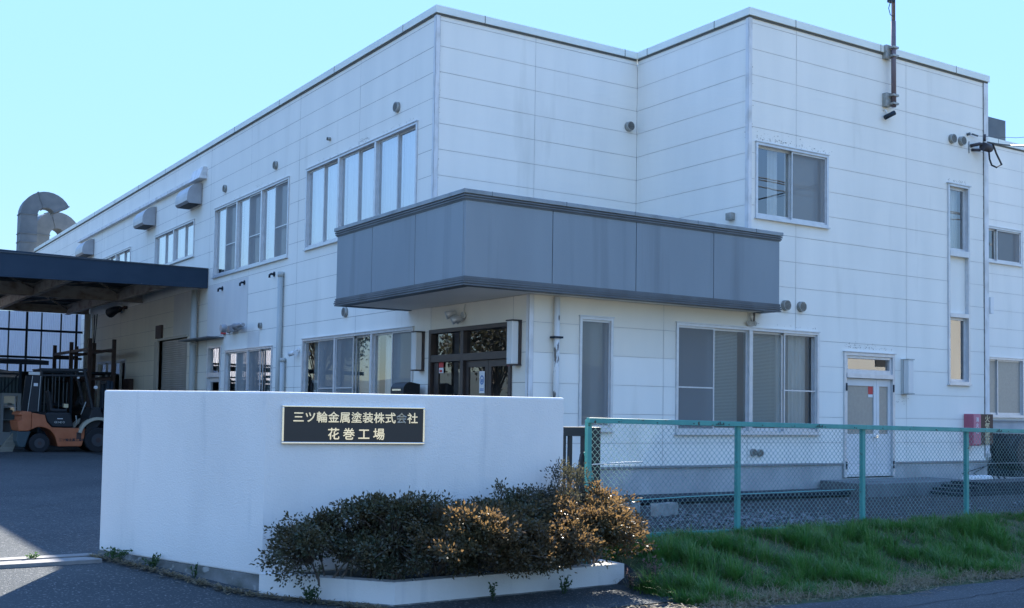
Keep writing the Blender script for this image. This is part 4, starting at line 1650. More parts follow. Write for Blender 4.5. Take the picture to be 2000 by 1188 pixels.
# woven mesh: zigzag wires
ch_ = .034
x_ = np.arange(PX[0] + .02, PX[-1], ch_)
Vv, Ff = [], []
zlo, zhi = -1.14, -.025
nz = int((zhi - zlo) / .031)
base = 0
rw_ = .0027
for k_, x in enumerate(x_):
    zz = np.linspace(zlo, zhi, nz)
    xs = x + ((np.arange(nz) + k_) % 2) * ch_ * 1.04
    ys = -7.965 + np.where((np.arange(nz) + k_) % 2 == 0, .004, -.004)
    sag = .004 * np.sin(zz * 9 + k_ * .7)
    top = ftop(x)
    cen = np.stack([xs + sag, ys, zz + top], -1)
    for q_ in range(3):
        a = 2 * math.pi * q_ / 3
        Vv.append(cen + np.array([math.cos(a) * rw_ * 1.3, math.sin(a) * rw_, math.cos(a) * rw_ * .0]))
    idx = base + np.arange(3 * nz).reshape(3, nz)
    for q_ in range(3):
        r0, r1 = idx[q_], idx[(q_ + 1) % 3]
        Ff.append(np.stack([r0[:-1], r1[:-1], r1[1:], r0[1:]], -1))
    base += 3 * nz
np_mesh('wire_mesh', np.concatenate(Vv), np.concatenate(Ff), M_WIRE, CF)
m = MB()
pts = [(x, -7.958, ftop(x) - .44 - .012 * math.sin((x + 2.6) * 1.55)) for x in np.arange(-2.6, 7.4, .2)]
m.tube(pts, .0028, 5)
m.tube([(-2.6, -8.0, ftop(-2.6) - .44), (-2.2, -7.99, ftop(-2.2) - .42), (-1.95, -7.985, ftop(-2) - .415)], .007, 6)
m.build('tension_wire', mat('pale_wire', (.5, .54, .55), .5), CF)
m = MB()
m.bar((-2.63, -7.93, 1.0), (-2.3, -7.90, -.05), .03)
m.build('corner_strut', M_GREEN, CF)

# ------------------------------------------------------------------ loading canopy on the left
LC = thing('loading_canopy', 'loading canopy with a dark navy fascia and rusty beams on the left wall', 'canopy', (0, 12.3, 0))
m = MB()
m.hexa([(-11.5, 12.24, 4.31), (-.01, 12.24, 4.50), (-.01, 12.34, 4.50), (-11.5, 12.34, 4.31), (-11.5, 12.24, 5.17), (-.01, 12.24, 5.0), (-.01, 12.34, 5.0), (-11.5, 12.34, 5.17)])
m.build('fascia', M_FASCIA, LC)
m = MB()
m.box(-11.5, -.01, 12.22, 12.238, 5.0, 5.03)
zt_ = 4.98
for k_ in range(58):                            # ribbed deck
    y = 12.36 + k_ * .24
    m.face([(-11.5, y, zt_), (-.02, y, zt_), (-.02, y + .08, zt_), (-11.5, y + .08, zt_)])
    m.face([(-11.5, y + .08, zt_), (-.02, y + .08, zt_), (-.02, y + .11, zt_ + .07), (-11.5, y + .11, zt_ + .07)])
    m.face([(-11.5, y + .11, zt_ + .07), (-.02, y + .11, zt_ + .07), (-.02, y + .21, zt_ + .07), (-11.5, y + .21, zt_ + .07)])
    m.face([(-11.5, y + .21, zt_ + .07), (-.02, y + .21, zt_ + .07), (-.02, y + .24, zt_), (-11.5, y + .24, zt_)])
m.build('roof_deck', M_DECK, LC)


def ibeam(p, q, h, w, mt, name):
    m = MB()
    p, q = Vector(p), Vector(q)
    tf = .018
    m.bar(p + Vector((0, 0, tf / 2)), q + Vector((0, 0, tf / 2)), w, tf)
    m.bar(p + Vector((0, 0, h - tf / 2)), q + Vector((0, 0, h - tf / 2)), w, tf)
    m.bar(p + Vector((0, 0, h / 2)), q + Vector((0, 0, h / 2)), .012, h - 2 * tf)
    return m.build(name, mt, LC)


for y, z in ((12.55, 4.52), (18.69, 4.57), (26.0, 4.66)):
    ibeam((-11.5, y, z), (-.02, y, z), .38, .18, M_STEELB, 'cross_beam')
for x in (-8.1, -5.7, -3.25, -.83):
    for y0, y1, z in ((12.66, 18.58, 4.55), (18.8, 25.9, 4.60)):
        ibeam((x, y0, z), (x, y1, z), .34, .14, M_STEELB, 'joist')
m = MB()
for y in np.arange(13.6, 26, 1.5):
    m.bar((-11.5, y, 4.945), (-.02, y, 4.945), .05, .06)
m.build('purlin', M_DECK, LC)
m = MB()
for x0, x1 in ((-5.7, -3.25), (-3.25, -.83)):
    for y0, y1 in ((12.7, 18.5), (18.8, 25.8)):
        m.bar((x0, y0, 4.80), (x1, y1, 4.80), .012, .05)
        m.bar((x0, y1, 4.82), (x1, y0, 4.82), .012, .05)
m.build('brace', M_STEELB, LC)
m = MB()
m.tube([(-.14, 12.95, .05), (-.14, 12.95, 4.50)], .085, 14)
m.tube([(-.14, 12.95, 3.0), (-.14, 12.95, 3.08)], .095, 14)
m.build('downpipe', M_PIPE, LC)
m = MB()
m.tube([(-.16, 25.6, .1), (-.16, 25.6, 4.65)], .11, 12)
m.build('downpipe', M_PIPE, LC)
m = MB()
m.tube([(-.05, 25.0, 4.6), (-.05, 25.0, 3.6), (-.05, 24.9, 2.6)], .018, 6)
m.tube([(-.05, 24.6, 4.6), (-.05, 24.8, 3.8), (-.06, 24.9, 3.3), (-.05, 24.9, 2.2)], .014, 6)
m.build('conduit', M_NAVY, LC)
m = MB()
for x in (-11.4,):
    m.box(x, x + .2, 18.6, 18.8, 0, 4.57)
    m.box(x, x + .2, 12.45, 12.65, 0, 4.5)
m.build('column', M_STEELB, LC)

# translucent wind wall at the back of the canopy
t = thing('sheet_screen_wall', 'backlit translucent sheet wall with dark rails closing the back of the canopy', 'screen wall', (-3, 26.2, 0))
m = MB()
x = -7.2
while x < -.3:
    m.face([(x, 26.25, 2.0), (x + .03, 26.27, 2.0), (x + .03, 26.27, 4.66), (x, 26.25, 4.66)])
    m.face([(x + .03, 26.27, 2.0), (x + .06, 26.25, 2.0), (x + .06, 26.25, 4.66), (x + .03, 26.27, 4.66)])
    x += .06
m.build('sheet', M_FRP, t)
m = MB()
for z in (2.35, 3.02, 4.0):
    m.bar((-7.2, 26.17, z), (-.2, 26.17, z), .07, .08)
for x in (-2.13, -.42):
    m.bar((x, 26.16, .1), (x, 26.16, 4.66), .07, .07)
m.build('rail', M_NAVY, t)
m = MB()
for x in (-6.4, -5.65, -4.9, -4.1, -3.35, -2.72, -1.62, -.95):
    m.bar((x, 26.22, 2.0), (x, 26.22, 4.66), .05, .03)
m.build('lap_strip', M_DUCT, t)

# lean-to shed below it
t = thing('storage_shed', 'low dark corrugated shed at the far left under the canopy', 'shed', (-4.5, 22, 0))
m = MB()
x = -8.0
while x < -3.35:
    m.face([(x, 20.0, .05), (x + .05, 19.97, .05), (x + .05, 19.97, 2.15), (x, 20.0, 2.15)])
    m.face([(x + .05, 19.97, .05), (x + .10, 20.0, .05), (x + .10, 20.0, 2.15), (x + .05, 19.97, 2.15)])
    x += .10
m.face([(-3.3, 20, .05), (-3.3, 25.9, .05), (-3.3, 25.9, 2.6), (-3.3, 20, 2.3)])
m.face([(-3.3, 25.9, .05), (-.1, 25.9, .05), (-.1, 25.9, 2.5), (-3.3, 25.9, 2.5)])
m.build('wall', M_TEAL, t)
m = MB()
m.hexa([(-8, 19.6, 2.55), (-2.55, 19.6, 2.55), (-2.0, 26.0, 2.75), (-8, 26.0, 2.75), (-8, 19.6, 2.68), (-2.55, 19.6, 2.68), (-2.0, 26, 2.95), (-8, 26, 2.95)])
m.build('roof', M_NAVY, t)
m = MB()
m.box(-3.40, -3.32, 19.55, 19.63, .05, 2.55)
m.bar((-3.9, 19.6, 1.65), (-3.36, 19.6, 2.3), .04)
m.bar((-6, 19.6, 2.25), (-3.36, 19.6, 2.25), .06)
m.build('post', M_NAVY, t)
t = thing('display_cooler', 'white framed glass door cooler against the dark shed wall', 'cooler', (-3.63, 19.4, .08))
m = MB()
m.box(-3.92, -3.86, 19.15, 19.75, .1, 1.66)
m.box(-3.48, -3.38, 19.15, 19.75, .1, 1.66)
m.box(-3.86, -3.48, 19.15, 19.75, 1.58, 1.66)
m.box(-3.86, -3.48, 19.15, 19.75, .1, .5)
m.box(-3.86, -3.48, 19.6, 19.75, .5, 1.58)
m.build('cabinet', mat('cooler_grey', (.26, .28, .29), .5), t)
m = MB()
for z in (.85, 1.22):
    m.box(-3.86, -3.48, 19.25, 19.6, z, z + .02)
m.build('shelf', M_ALU, t)
m = MB()
m.face([(-3.86, 19.2, .5), (-3.48, 19.2, .5), (-3.48, 19.2, 1.58), (-3.86, 19.2, 1.58)])
m.build('glass_door', M_GLASS, t)

# storage rack of brown steel
t = thing('storage_rack', 'open rack of brown steel posts and beams behind the forklift', 'rack', (-1.1, 21.7, .1))
RX = (-1.48, -.76)
for x in RX:
    for y in (19.0, 21.7, 24.4):
        m = MB()
        m.box(x - .055, x + .055, y - .055, y + .055, .08, 3.40)
        m.build('post', M_RUST, t)
for z in (1.1, 2.2, 3.08):
    for x in RX:
        m = MB()
        m.bar((x, 18.9, z), (x, 24.5, z), .06, .09)
        m.build('beam', M_RUST, t)
    for y in (19.0, 21.7, 24.4):
        m = MB()
        m.bar((RX[0] + .055, y, z - .06), (RX[1] - .055, y, z - .06), .05, .07)
        m.build('beam', M_RUST, t)
m = MB()
for y in np.arange(19.3, 24.3, .45):
    m.tube([(-1.9, y, 2.32), (-.6, y + .1, 2.36)], .04, 6)
for k_ in range(8):
    m.box(-1.40 + .08 * k_, -1.34 + .08 * k_, 19.1, 24.2, 1.16, 1.24)
m.build('stored_bars', M_NAVY, t)
# hanging racks / bars behind the forklift
t = thing('bar_stand', 'dark stand with pale upright bars behind the forklift cab', 'stand', (-2.6, 18.0, .1))
m = MB()
for x in (-3.05, -2.2):
    m.box(x - .03, x + .03, 17.95, 18.05, .09, 2.35)
for z in (.5, 1.35, 2.3):
    m.bar((-3.05, 18, z), (-2.2, 18, z), .05)
m.build('frame', M_NAVY, t)
m = MB()
for x, z0, z1 in ((-2.95, 1.0, 2.2), (-2.86, 1.2, 2.1), (-2.74, .6, 2.25), (-2.66, 1.4, 2.2), (-2.55, .8, 2.2), (-2.43, 1.3, 2.15), (-2.33, .7, 2.0), (-2.62, .35, .9), (-2.5, .35, .95)):
    m.box(x - .012, x + .012, 17.92, 17.945, z0, z1)
m.build('bars', M_DUCT, t)

# ------------------------------------------------------------------ forklift
FK = thing('forklift', 'faded orange forklift with a black cab frame parked under the canopy', 'forklift', (-2.93, 14.75, .09))
ORGF = Vector((-3.0, 14.75, .09))
OX, OY = ORGF.x, ORGF.y


def fp(x, y, z):
    return Vector((x, y, z)) + ORGF


YN, YFAR = -.56, .56          # near / far side (toward camera = -y)


def sweep(prof, y0, y1, name, mt, bevel=.02):
    m = MB()
    m.prism([fp(x, 0, z) for x, z in prof], (0, y0, 0), (0, y1, 0))
    return m.build(name, mt, FK, bevel=bevel)


# x: rear -1.28 ... front wheel centre .74
def arc(cx, cz, r, a0, a1, n=10):
    return [(cx + r * math.cos(R(a)), cz + r * math.sin(R(a))) for a in np.linspace(a0, a1, n)]


prof = [(-.92, 1.04), (-.60, .98), (-.55, .80), (-.42, .66), (.20, .64), (.42, .64), (.40, .40), (.34, .16), (-.26, .16)] + arc(-.72, .25, .42, 15, 100, 8) + [(-.92, .60)]
sweep(prof, YN, YFAR, 'body', M_ORANGE, .015)
prof = [(-1.24, .62), (-1.28, .80), (-1.27, .82), (-1.16, .84), (-1.16, .96), (-1.25, .98), (-1.20, 1.05), (-1.12, 1.08), (-.925, 1.06), (-.925, .60), (-1.0, .56), (-1.22, .56)]
sweep(prof, YN - .01, YFAR + .01, 'counterweight', M_ORANGE, .03)
prof = [(-1.25, .555), (-.93, .555), (-.98, .40), (-1.06, .14), (-1.2, .14), (-1.27, .3)]
sweep(prof, YN + .02, YFAR - .02, 'rear_bumper', mat('dark_teal_paint', (.03, .06, .075), .5), .02)
sweep([(-.60, 1.0), (-.55, 1.06), (.0, 1.05), (.06, .95), (.12, .66), (-.40, .668), (-.53, .80)], YN - .012, YFAR + .012, 'engine_hood', M_BLACK, .03)
sweep([(-.40, 1.05), (.0, 1.05), (.02, 1.14), (-.34, 1.16), (-.42, 1.62), (-.50, 1.62)], -.25, .25, 'seat', M_BLACK, .04)
prof = arc(.74, .42, .52, 168, 28, 14) + arc(.74, .42, .44, 28, 168, 14)
sweep(prof, YN - .10, YN + .16, 'fender', M_CREAM, .008)
sweep(prof, YFAR - .16, YFAR + .10, 'fender', M_CREAM, .008)
sweep([(.42, .40), (.60, .40), (.90, .9), (.80, 1.2), (.62, 1.2), (.45, .75)], YN + .05, YFAR - .05, 'dashboard', M_BLACK, .02)


def wheel(x, z, r, y, w):
    m = MB()
    m.tube([fp(x, y - w / 2, z), fp(x, y - w / 2 + .03, z), fp(x, y + w / 2 - .03, z), fp(x, y + w / 2, z)], r, 28)
    wl = m.build('wheel', M_RUBBER, FK, bevel=.02)
    m = MB()
    m.tube([fp(x, y - w / 2 - .012, z), fp(x, y + w / 2 + .012, z)], r * .52, 20)
    m.build('rim', mat('rim_dark', (.035, .04, .05), .5), wl)
    m = MB()
    m.tube([fp(x, y - w / 2 - .03, z), fp(x, y + w / 2 + .03, z)], r * .2, 12)
    m.build('hub', M_RUST, wl)


for y in (YN + .03, YFAR - .03):
    wheel(-.72, .25, .25, y, .18)
    wheel(.74, .33, .33, y, .24)
cabm = MB()
for y in (YN + .06, YFAR - .06):
    cabm.hexa([fp(-1.02, y - .03, 1.06), fp(-.78, y - .03, 1.06), fp(-.78, y + .03, 1.06), fp(-1.02, y + .03, 1.06),
               fp(-.93, y - .03, 2.02), fp(-.74, y - .03, 2.02), fp(-.74, y + .03, 2.02), fp(-.93, y + .03, 2.02)])
    cabm.bar(fp(-.78, y, 1.06), fp(-.70, y, 2.16), .05, .06)
    cabm.bar(fp(.60, y, 1.15), fp(.36, y, 2.16), .07, .06)
    cabm.bar(fp(-.75, y, 2.17), fp(.42, y, 2.19), .06, .07)
for x in np.linspace(-.75, .42, 7):
    cabm.bar(fp(x, YN + .06, 2.18 + (x + .75) * .017), fp(x, YFAR - .06, 2.18 + (x + .75) * .017), .05, .03)
cabm.bar(fp(-.72, YN + .06, 2.02), fp(.42, YN + .06, 2.04), .03, .05)
cabm.build('overhead_guard', M_BLACK, FK, bevel=.006)
m = MB()
for y in (YN + .028,):
    m.bar(fp(-1.025, y, 1.07), fp(-.935, y, 2.0), .012, .012)
    m.bar(fp(-.775, y, 1.07), fp(-.735, y, 2.0), .012, .012)
m.build('pillar_trim', M_PIPE, FK)
m = MB()
m.box(*[q_ for ab in zip((-1.02 + OX, OY + YN, 2.02 + .09), (-.76 + OX, OY + YN + .12, 2.10 + .09)) for q_ in ab])
m.build('rear_light', M_LAMP, FK, bevel=.01)
m = MB()
m.box(-.90 + OX, -.80 + OX, OY + YN + .02, OY + YN + .029, 1.82, 1.90)
m.box(-.30 + OX, -.16 + OX, OY + YN - .0165, OY + YN - .013, .97, .99)
m.build('label_plate', M_PAPER, FK)
m = MB()
for y in (-.36, .36):
    for x, zt_ in ((.98, 2.02), (1.07, 2.0)):
        m.box(x + OX, x + .07 + OX, OY + y - .04, OY + y + .04, .15, zt_)
for z in (.5, 1.2, 1.93):
    m.box(.98 + OX, 1.12 + OX, OY - .36, OY + .36, z, z + .08)
for y in (-.18, .18):
    m.tube([fp(1.02, y, .2), fp(1.02, y, 1.85)], .035, 8)
m.build('mast', M_NAVY, FK, bevel=.005)
m = MB()
for x0, x1, z0, z1 in ((1.16, 1.20, .35, .45), (1.16, 1.20, .75, .85)):
    m.box(x0 + OX, x1 + OX, OY - .5, OY + .5, z0, z1)
for y in (-.3, .3):
    m.box(1.20 + OX, 1.24 + OX, OY + y - .05, OY + y + .05, .14, .9)
    m.box(1.20 + OX, 2.25 + OX, OY + y - .05, OY + y + .05, .12, .16)
m.build('forks', M_BLACK, FK)
m = MB()
m.tube([fp(.52, 0, 1.15), fp(.34, 0, 1.36)], .02, 8)
cc = fp(.33, 0, 1.37)
m.tube([cc + Vector((.09 * math.cos(a) * .6, .17 * math.sin(a), .12 * math.cos(a))) for a in np.linspace(0, 2 * math.pi, 20)], .014, 6)
m.build('steering_wheel', M_BLACK, FK)
m = MB()
for a in (-.05, .17):
    m.tube([fp(.05 + a, YN + .1, .72), fp(.02 + a, YN + .1, .98)], .012, 6)
m.tube([fp(.3, YN + .03, 1.0), fp(.42, YN + .03, 1.35)], .012, 6)
m.build('lever', M_PIPE, FK)
m = MB()
m.box(.20 + OX, .32 + OX, OY + YN - .004, OY + YN + .02, .45, .62)
m.build('step_plate', M_RUST, FK)
m = MB()
write(m, '三ツ輪金属工業㈱', fp(-.20, YN - .002, .335), (1, 0, 0), (0, 0, 1), .085, .083, (0, -1, 0), .02, .0015)
m.build('lettering', M_BLACK, FK)
m = MB()
write(m, 'GENEO', fp(-.34, YN - .014, .80), (1, 0, 0), (0, 0, 1), .07, .052, (0, -1, 0), .02, .0015)
m.build('lettering', M_PIPE, FK)
m = MB()
m.tube([fp(.66, YN + .06, 1.72), fp(.66, YN + .02, 1.74)], .05, 12)
m.tube([fp(.2, YN + .04, 1.98), fp(.2, YN + .0, 1.98)], .03, 10)
m.build('work_light', M_LAMP, FK)
m = MB()
m.box(-.05 + OX, .06 + OX, OY - .1, OY + .05, 1.18 + .09, 1.28 + .09)
m.build('dash_cover', M_YELLOW, FK)
t = thing('timber_board', 'pale plank leaning behind the orange forklift', 'plank', (-4.5, 15.0, .1))
m = MB()
m.hexa([(-4.62, 14.55, .10), (-4.30, 14.55, .10), (-4.30, 15.0, .10), (-4.62, 15.0, .10), (-4.20, 14.9, .66), (-4.06, 14.9, .66), (-4.06, 14.98, .66), (-4.20, 14.98, .66)])
m.build('plank', M_TIMBER, t)

# ------------------------------------------------------------------ gooseneck ducts behind the roof
def gooseneck(name, label, c0, ztop, rad, w, d, ang0, ang1, dirv, leg):
    t = thing(name, label, 'duct', tuple(c0), 'gooseneck exhaust ducts')
    dv = Vector(dirv).normalized()
    sv = Vector((-dv.y, dv.x, 0))
    c0 = Vector(c0)
    path = []
    z0 = ztop - rad
    cen = c0 + dv * rad
    m = MB()
    secs = [(c0 + Vector((0, 0, 0)), Vector((-1, 0, 0)))]
    def sec(p, out):
        return [p + out * w / 2 - sv * d / 2, p + out * w / 2 + sv * d / 2, p - out * w / 2 + sv * d / 2, p - out * w / 2 - sv * d / 2]
    rings = [sec(Vector((c0.x, c0.y, leg)), -dv), sec(Vector((c0.x, c0.y, z0)), -dv)]
    for a in np.linspace(180, ang1, 14)[1:]:
        out = dv * math.cos(R(a)) + Vector((0, 0, 1)) * math.sin(R(a))
        rings.append(sec(Vector((cen.x, cen.y, z0)) + out * rad, out))
    for a, b_ in zip(rings[:-1], rings[1:]):
        for i in range(4):
            j = (i + 1) % 4
            m.face([a[i], a[j], b_[j], b_[i]])
    body = m.build('duct_run', M_DUCT, t)
    for r_ in (rings[1], rings[7], [q_ - Vector((0, 0, .9)) for q_ in rings[1]], [q_ - Vector((0, 0, 1.3)) for q_ in rings[1]], rings[-1]):
        m = MB()
        cc = sum(r_, Vector()) / 4
        for i in range(4):
            j = (i + 1) % 4
            m.bar(cc + (r_[i] - cc) * 1.03, cc + (r_[j] - cc) * 1.03, .04)
        m.build('flange', M_DUCT, t)
    m = MB()
    m.face([cc + (q_ - cc) * .97 for q_ in rings[-1]])
    m.build('mouth', M_VENTD, t)
    return t


gooseneck('exhaust_duct', 'left gooseneck exhaust duct rising behind the dark canopy', (-.22, 38.5, 0), 10.85, .75, .74, .8, 180, 28, (1, .0, 0), .2)
gooseneck('exhaust_duct', 'rear gooseneck exhaust duct half hidden by the roof line', (.62, 40.6, 0), 10.30, .80, .80, .8, 180, 20, (1, .25, 0), 7.0)
m = MB()

# ------------------------------------------------------------------ things lying between fence and building
for (x, y, rz, lab) in ((-.32, -5.75, .28, 'grey hollow concrete block behind the fence, left of its neighbour'), (.12, -5.95, .18, 'grey hollow concrete block behind the fence, right of its neighbour')):
    t = thing('concrete_block', lab, 'block', (x, y, .08), 'two concrete blocks behind the fence')
    m = MB()
    cx_, sx_ = math.cos(rz), math.sin(rz)
    ux, uy = Vector((cx_, sx_, 0)), Vector((-sx_, cx_, 0))
    c0 = Vector((x, y, .16))
    L_, D_, H_ = .20, .06, .095
    for s_ in (-1, 1):
        m.obox(c0 + uy * s_ * (D_ - .015), ux * L_, uy * .015, Vector((0, 0, H_)))
    for s_ in (-1, -.33, .33, 1):
        m.obox(c0 + ux * s_ * (L_ - .016), ux * .016, uy * (D_ - .0305), Vector((0, 0, H_ - .001)))
    m.build('block', M_BLOCK, t)
t = thing('garden_hose', 'pale green hose lying straight along the foot of the front wall', 'hose', (4, -3.8, .1))
m = MB()
m.tube([(1.2, -3.95, .10), (2.4, -3.84, .115), (3.9, -3.80, .12), (5.4, -3.80, .125), (6.3, -3.85, .13)], .008, 6)
m.build('hose', mat('hose_green', (.16, .48, .46), .4), t)
t = tag(thing('board_stack', 'stack of dark boards lying on the ground before the service door', 'boards', (8.2, -5.0, .1)), 'stack of dark boards lying on the ground before the service door', 'boards')
m = MB()
for k_ in range(4):
    a = random.uniform(-.05, .05)
    m.obox((8.7 + .15 * k_, -5.0 + .05 * k_, .12 + .05 * k_), (1.6 - .12 * k_, a * 1.4, 0), (-a * .3, .33, 0), (0, 0, .022))
m.build('board', M_NAVY, t)
for i, (x, lab) in enumerate(((10.05, 'white air pump on the step, left one of a corded pair'), (10.42, 'white air pump on the step, right one of a corded pair'))):
    t = thing('air_pump', lab, 'pump', (x, -3.45, .1), 'white air pumps by the wall')
    m = MB()
    m.prism([(x - .16, 0, .11), (x + .16, 0, .11), (x + .15, 0, .22), (x + .11, 0, .28), (x - .11, 0, .28), (x - .15, 0, .22)], (0, -3.6, 0), (0, -3.34, 0))
    m.build('housing', M_WHITE, t, bevel=.03)
    m = MB()
    for s_ in (-.1, .1):
        m.tube([(x + s_, -3.47, .10), (x + s_, -3.47, .115)], .03, 8)
    m.build('foot', M_BLACK, t)
    m = MB()
    m.tube([(x, -3.36, .26), (x + .1, -3.2, .3), (11.2 - .05 * i, -3.09, .45), (11.22 + .03 * i, -3.08, .6)], .009, 6)
    m.build('cord', M_BLACK, t)
t = thing('drain_pipe_drum', 'black ribbed drum with a pale rim lying against the wing wall', 'drum', (15.5, -.7, .5))
m = MB()
m.tube([(15.4, -1.3, .58), (15.45, -.2, .58)], .42, 26)
for k_ in range(6):
    y = -1.25 + k_ * .2
    m.tube([(15.4, y, .58), (15.405, y + .06, .58)], .45, 26)
m.build('drum', M_BLACK, t)
m = MB()
c = [(15.4 + .43 * math.cos(a), -1.32, .58 + .43 * math.sin(a)) for a in np.linspace(.1, 1.7, 16)]
m.tube(c, .022, 6)
m.build('rim', M_WHITE, t)
m = MB()
m.box(15.0, 15.9, -1.2, -.3, -.02, .18)
m.build('cradle', M_NAVY, t)
t = thing('slat_bundle', 'dark slats leaning at the corner of the building beside the brown notice', 'slats', (12.0, -2.6, 0))
for k_ in range(3):
    m = MB()
    m.bar((11.75 + .22 * k_, -2.9, .0), (11.42 + .2 * k_, -2.55, .95 - .12 * k_), .09, .02)
    m.build('slat', M_NAVY, t)

# ------------------------------------------------------------------ gravel
def scatter_stones(n):
    x = rng.uniform(-2.4, 9, n)
    y = rng.uniform(-7.85, -4.2, n)
    dens = (np.exp(-((x - .55) / 1.15) ** 2) * np.exp(-((y + 7.0) / .9) ** 2)) + .035
    keep = rng.random(n) < dens
    x, y = x[keep], y[keep]
    n = len(x)
    s = rng.uniform(.012, .038, n)
    ico = np.array([(1, 0, 0), (-1, 0, 0), (0, 1, 0), (0, -1, 0), (0, 0, 1), (0, 0, -1)], float)
    fc = np.array([(0, 2, 4), (2, 1, 4), (1, 3, 4), (3, 0, 4), (2, 0, 5), (1, 2, 5), (3, 1, 5), (0, 3, 5)])
    j = ico[None] * s[:, None, None] * rng.uniform(.6, 1.3, (n, 6, 1))
    a = rng.uniform(0, 6.28, n)
    ca, sa = np.cos(a), np.sin(a)
    jx = j[..., 0] * ca[:, None] - j[..., 1] * sa[:, None] + .4 * j[..., 2]
    jy = j[..., 0] * sa[:, None] + j[..., 1] * ca[:, None]
    v = np.stack([x[:, None] + jx, y[:, None] + jy, (gz(x, y) + s * .3)[:, None] + j[..., 2] * .7], -1).reshape(-1, 3)
    f = (fc[None] + (np.arange(n) * 6)[:, None, None]).reshape(-1, 3)
    return v, f


v, f = scatter_stones(9000)
o = np_mesh('gravel', v, f, M_STONE)
o['kind'] = 'stuff'


# ------------------------------------------------------------------ grass
def blades(x, y, z, h, w, lean, az, curl=.5, seg=3):
    n = len(x)
    t = np.linspace(0, 1, seg + 1)
    dirx, diry = np.cos(az), np.sin(az)
    px = -diry
    py = dirx
    V = np.zeros((n, (seg + 1) * 2, 3), np.float32)
    for i, s_ in enumerate(t):
        off = lean * (s_ ** 1.6) * h
        zz = h * (s_ - curl * lean * s_ ** 3 * .6)
        ww = w * (1 - s_ ** 2 * .93) / 2
        for k_, sg in enumerate((-1, 1)):
            V[:, i * 2 + k_, 0] = x + dirx * off + px * ww * sg
            V[:, i * 2 + k_, 1] = y + diry * off + py * ww * sg
            V[:, i * 2 + k_, 2] = z + zz
    q = np.array([(2 * i, 2 * i + 1, 2 * i + 3, 2 * i + 2) for i in range(seg)])
    F = (q[None] + (np.arange(n) * (seg + 1) * 2)[:, None, None]).reshape(-1, 4)
    return V.reshape(-1, 3), F


def nz2(x, y, f, ph):
    return (np.sin(x * f + ph) * np.cos(y * f * 1.3 + ph * 2.1) + np.sin(x * f * 2.3 + y * f * 1.7 + ph * 3)) * .5


def bank_points(n, ylo, yhi):
    x = rng.uniform(-2.75, 7.5, n)
    y = rng.uniform(ylo, yhi, n)
    k = x < .9 + (y + 10.1) * 2.4 + .6
    return x[k], y[k]


tx, ty = bank_points(3900, -9.72, -8.0)
dens = .50 + .75 * nz2(tx, ty, 2.9, .4) + .60 * nz2(tx, ty, 6.1, 2.2) + .30 * np.exp(-((ty + 8.1) / .25) ** 2)
kk = rng.random(len(tx)) < np.clip(dens, .03, 1)
tx, ty, dens = tx[kk], ty[kk], np.clip(dens[kk], .1, 1.2)
nb = rng.integers(18, 70, len(tx))
ti = np.repeat(np.arange(len(tx)), nb)
n = len(ti)
th = rng.uniform(.10, .38, len(tx)) * (.45 + .65 * dens) * (1 - .35 * sstep(-ty, 9.2, 9.7))
tr = rng.uniform(.02, .075, len(tx))
ta = rng.normal(2.6, 1.1, len(tx))
az = rng.uniform(0, 6.28, n)
rr = np.abs(rng.normal(0, 1, n)) * tr[ti]
x, y = tx[ti] + rr * np.cos(az), ty[ti] + rr * np.sin(az)
lx = np.cos(az) * .8 + np.cos(ta[ti]) * .7 + rng.normal(0, .35, n)
ly = np.sin(az) * .8 + np.sin(ta[ti]) * .7 + rng.normal(0, .35, n)
h = th[ti] * rng.uniform(.45, 1.15, n) * .74 * (.36 + .64 * sstep(-y, 8.05, 8.5))
v, f = blades(x, y, gz(x, y) - .01, h, rng.uniform(.004, .0095, n), np.clip(np.hypot(lx, ly) * .55 + rng.normal(0, .15, n), .05, 1.3), np.arctan2(ly, lx), .55, 3)
x, y = bank_points(20000, -9.75, -8.0)
k = rng.random(len(x)) < np.clip(.35 + .8 * nz2(x, y, 2.9, .4), .05, 1)
x, y = x[k], y[k]
n = len(x)
v2, f2 = blades(x, y, gz(x, y) - .01, rng.uniform(.03, .09, n), rng.uniform(.004, .007, n), rng.uniform(.3, 1.2, n), rng.uniform(0, 6.28, n))
o = np_mesh('grass', np.concatenate([v, v2]), np.concatenate([f, f2 + len(v)]), M_GRASS)
o['kind'] = 'stuff'
x, y = bank_points(26000, -9.95, -8.0)
d = .20 + .5 * np.exp(-((y + 9.66) / .22) ** 2) + .55 * np.clip(-nz2(x, y, 2.9, .4), 0, 1) * sstep(-y, 8.6, 9.5) + .10 * np.exp(-((y + 8.05) / .12) ** 2)
k = rng.random(len(x)) < d
x, y = x[k], y[k]
n = len(x)
v, f = blades(x, y, gz(x, y) + .0, rng.uniform(.05, .19, n), rng.uniform(.003, .0065, n), rng.uniform(.6, 1.6, n), rng.uniform(0, 6.28, n), .8)
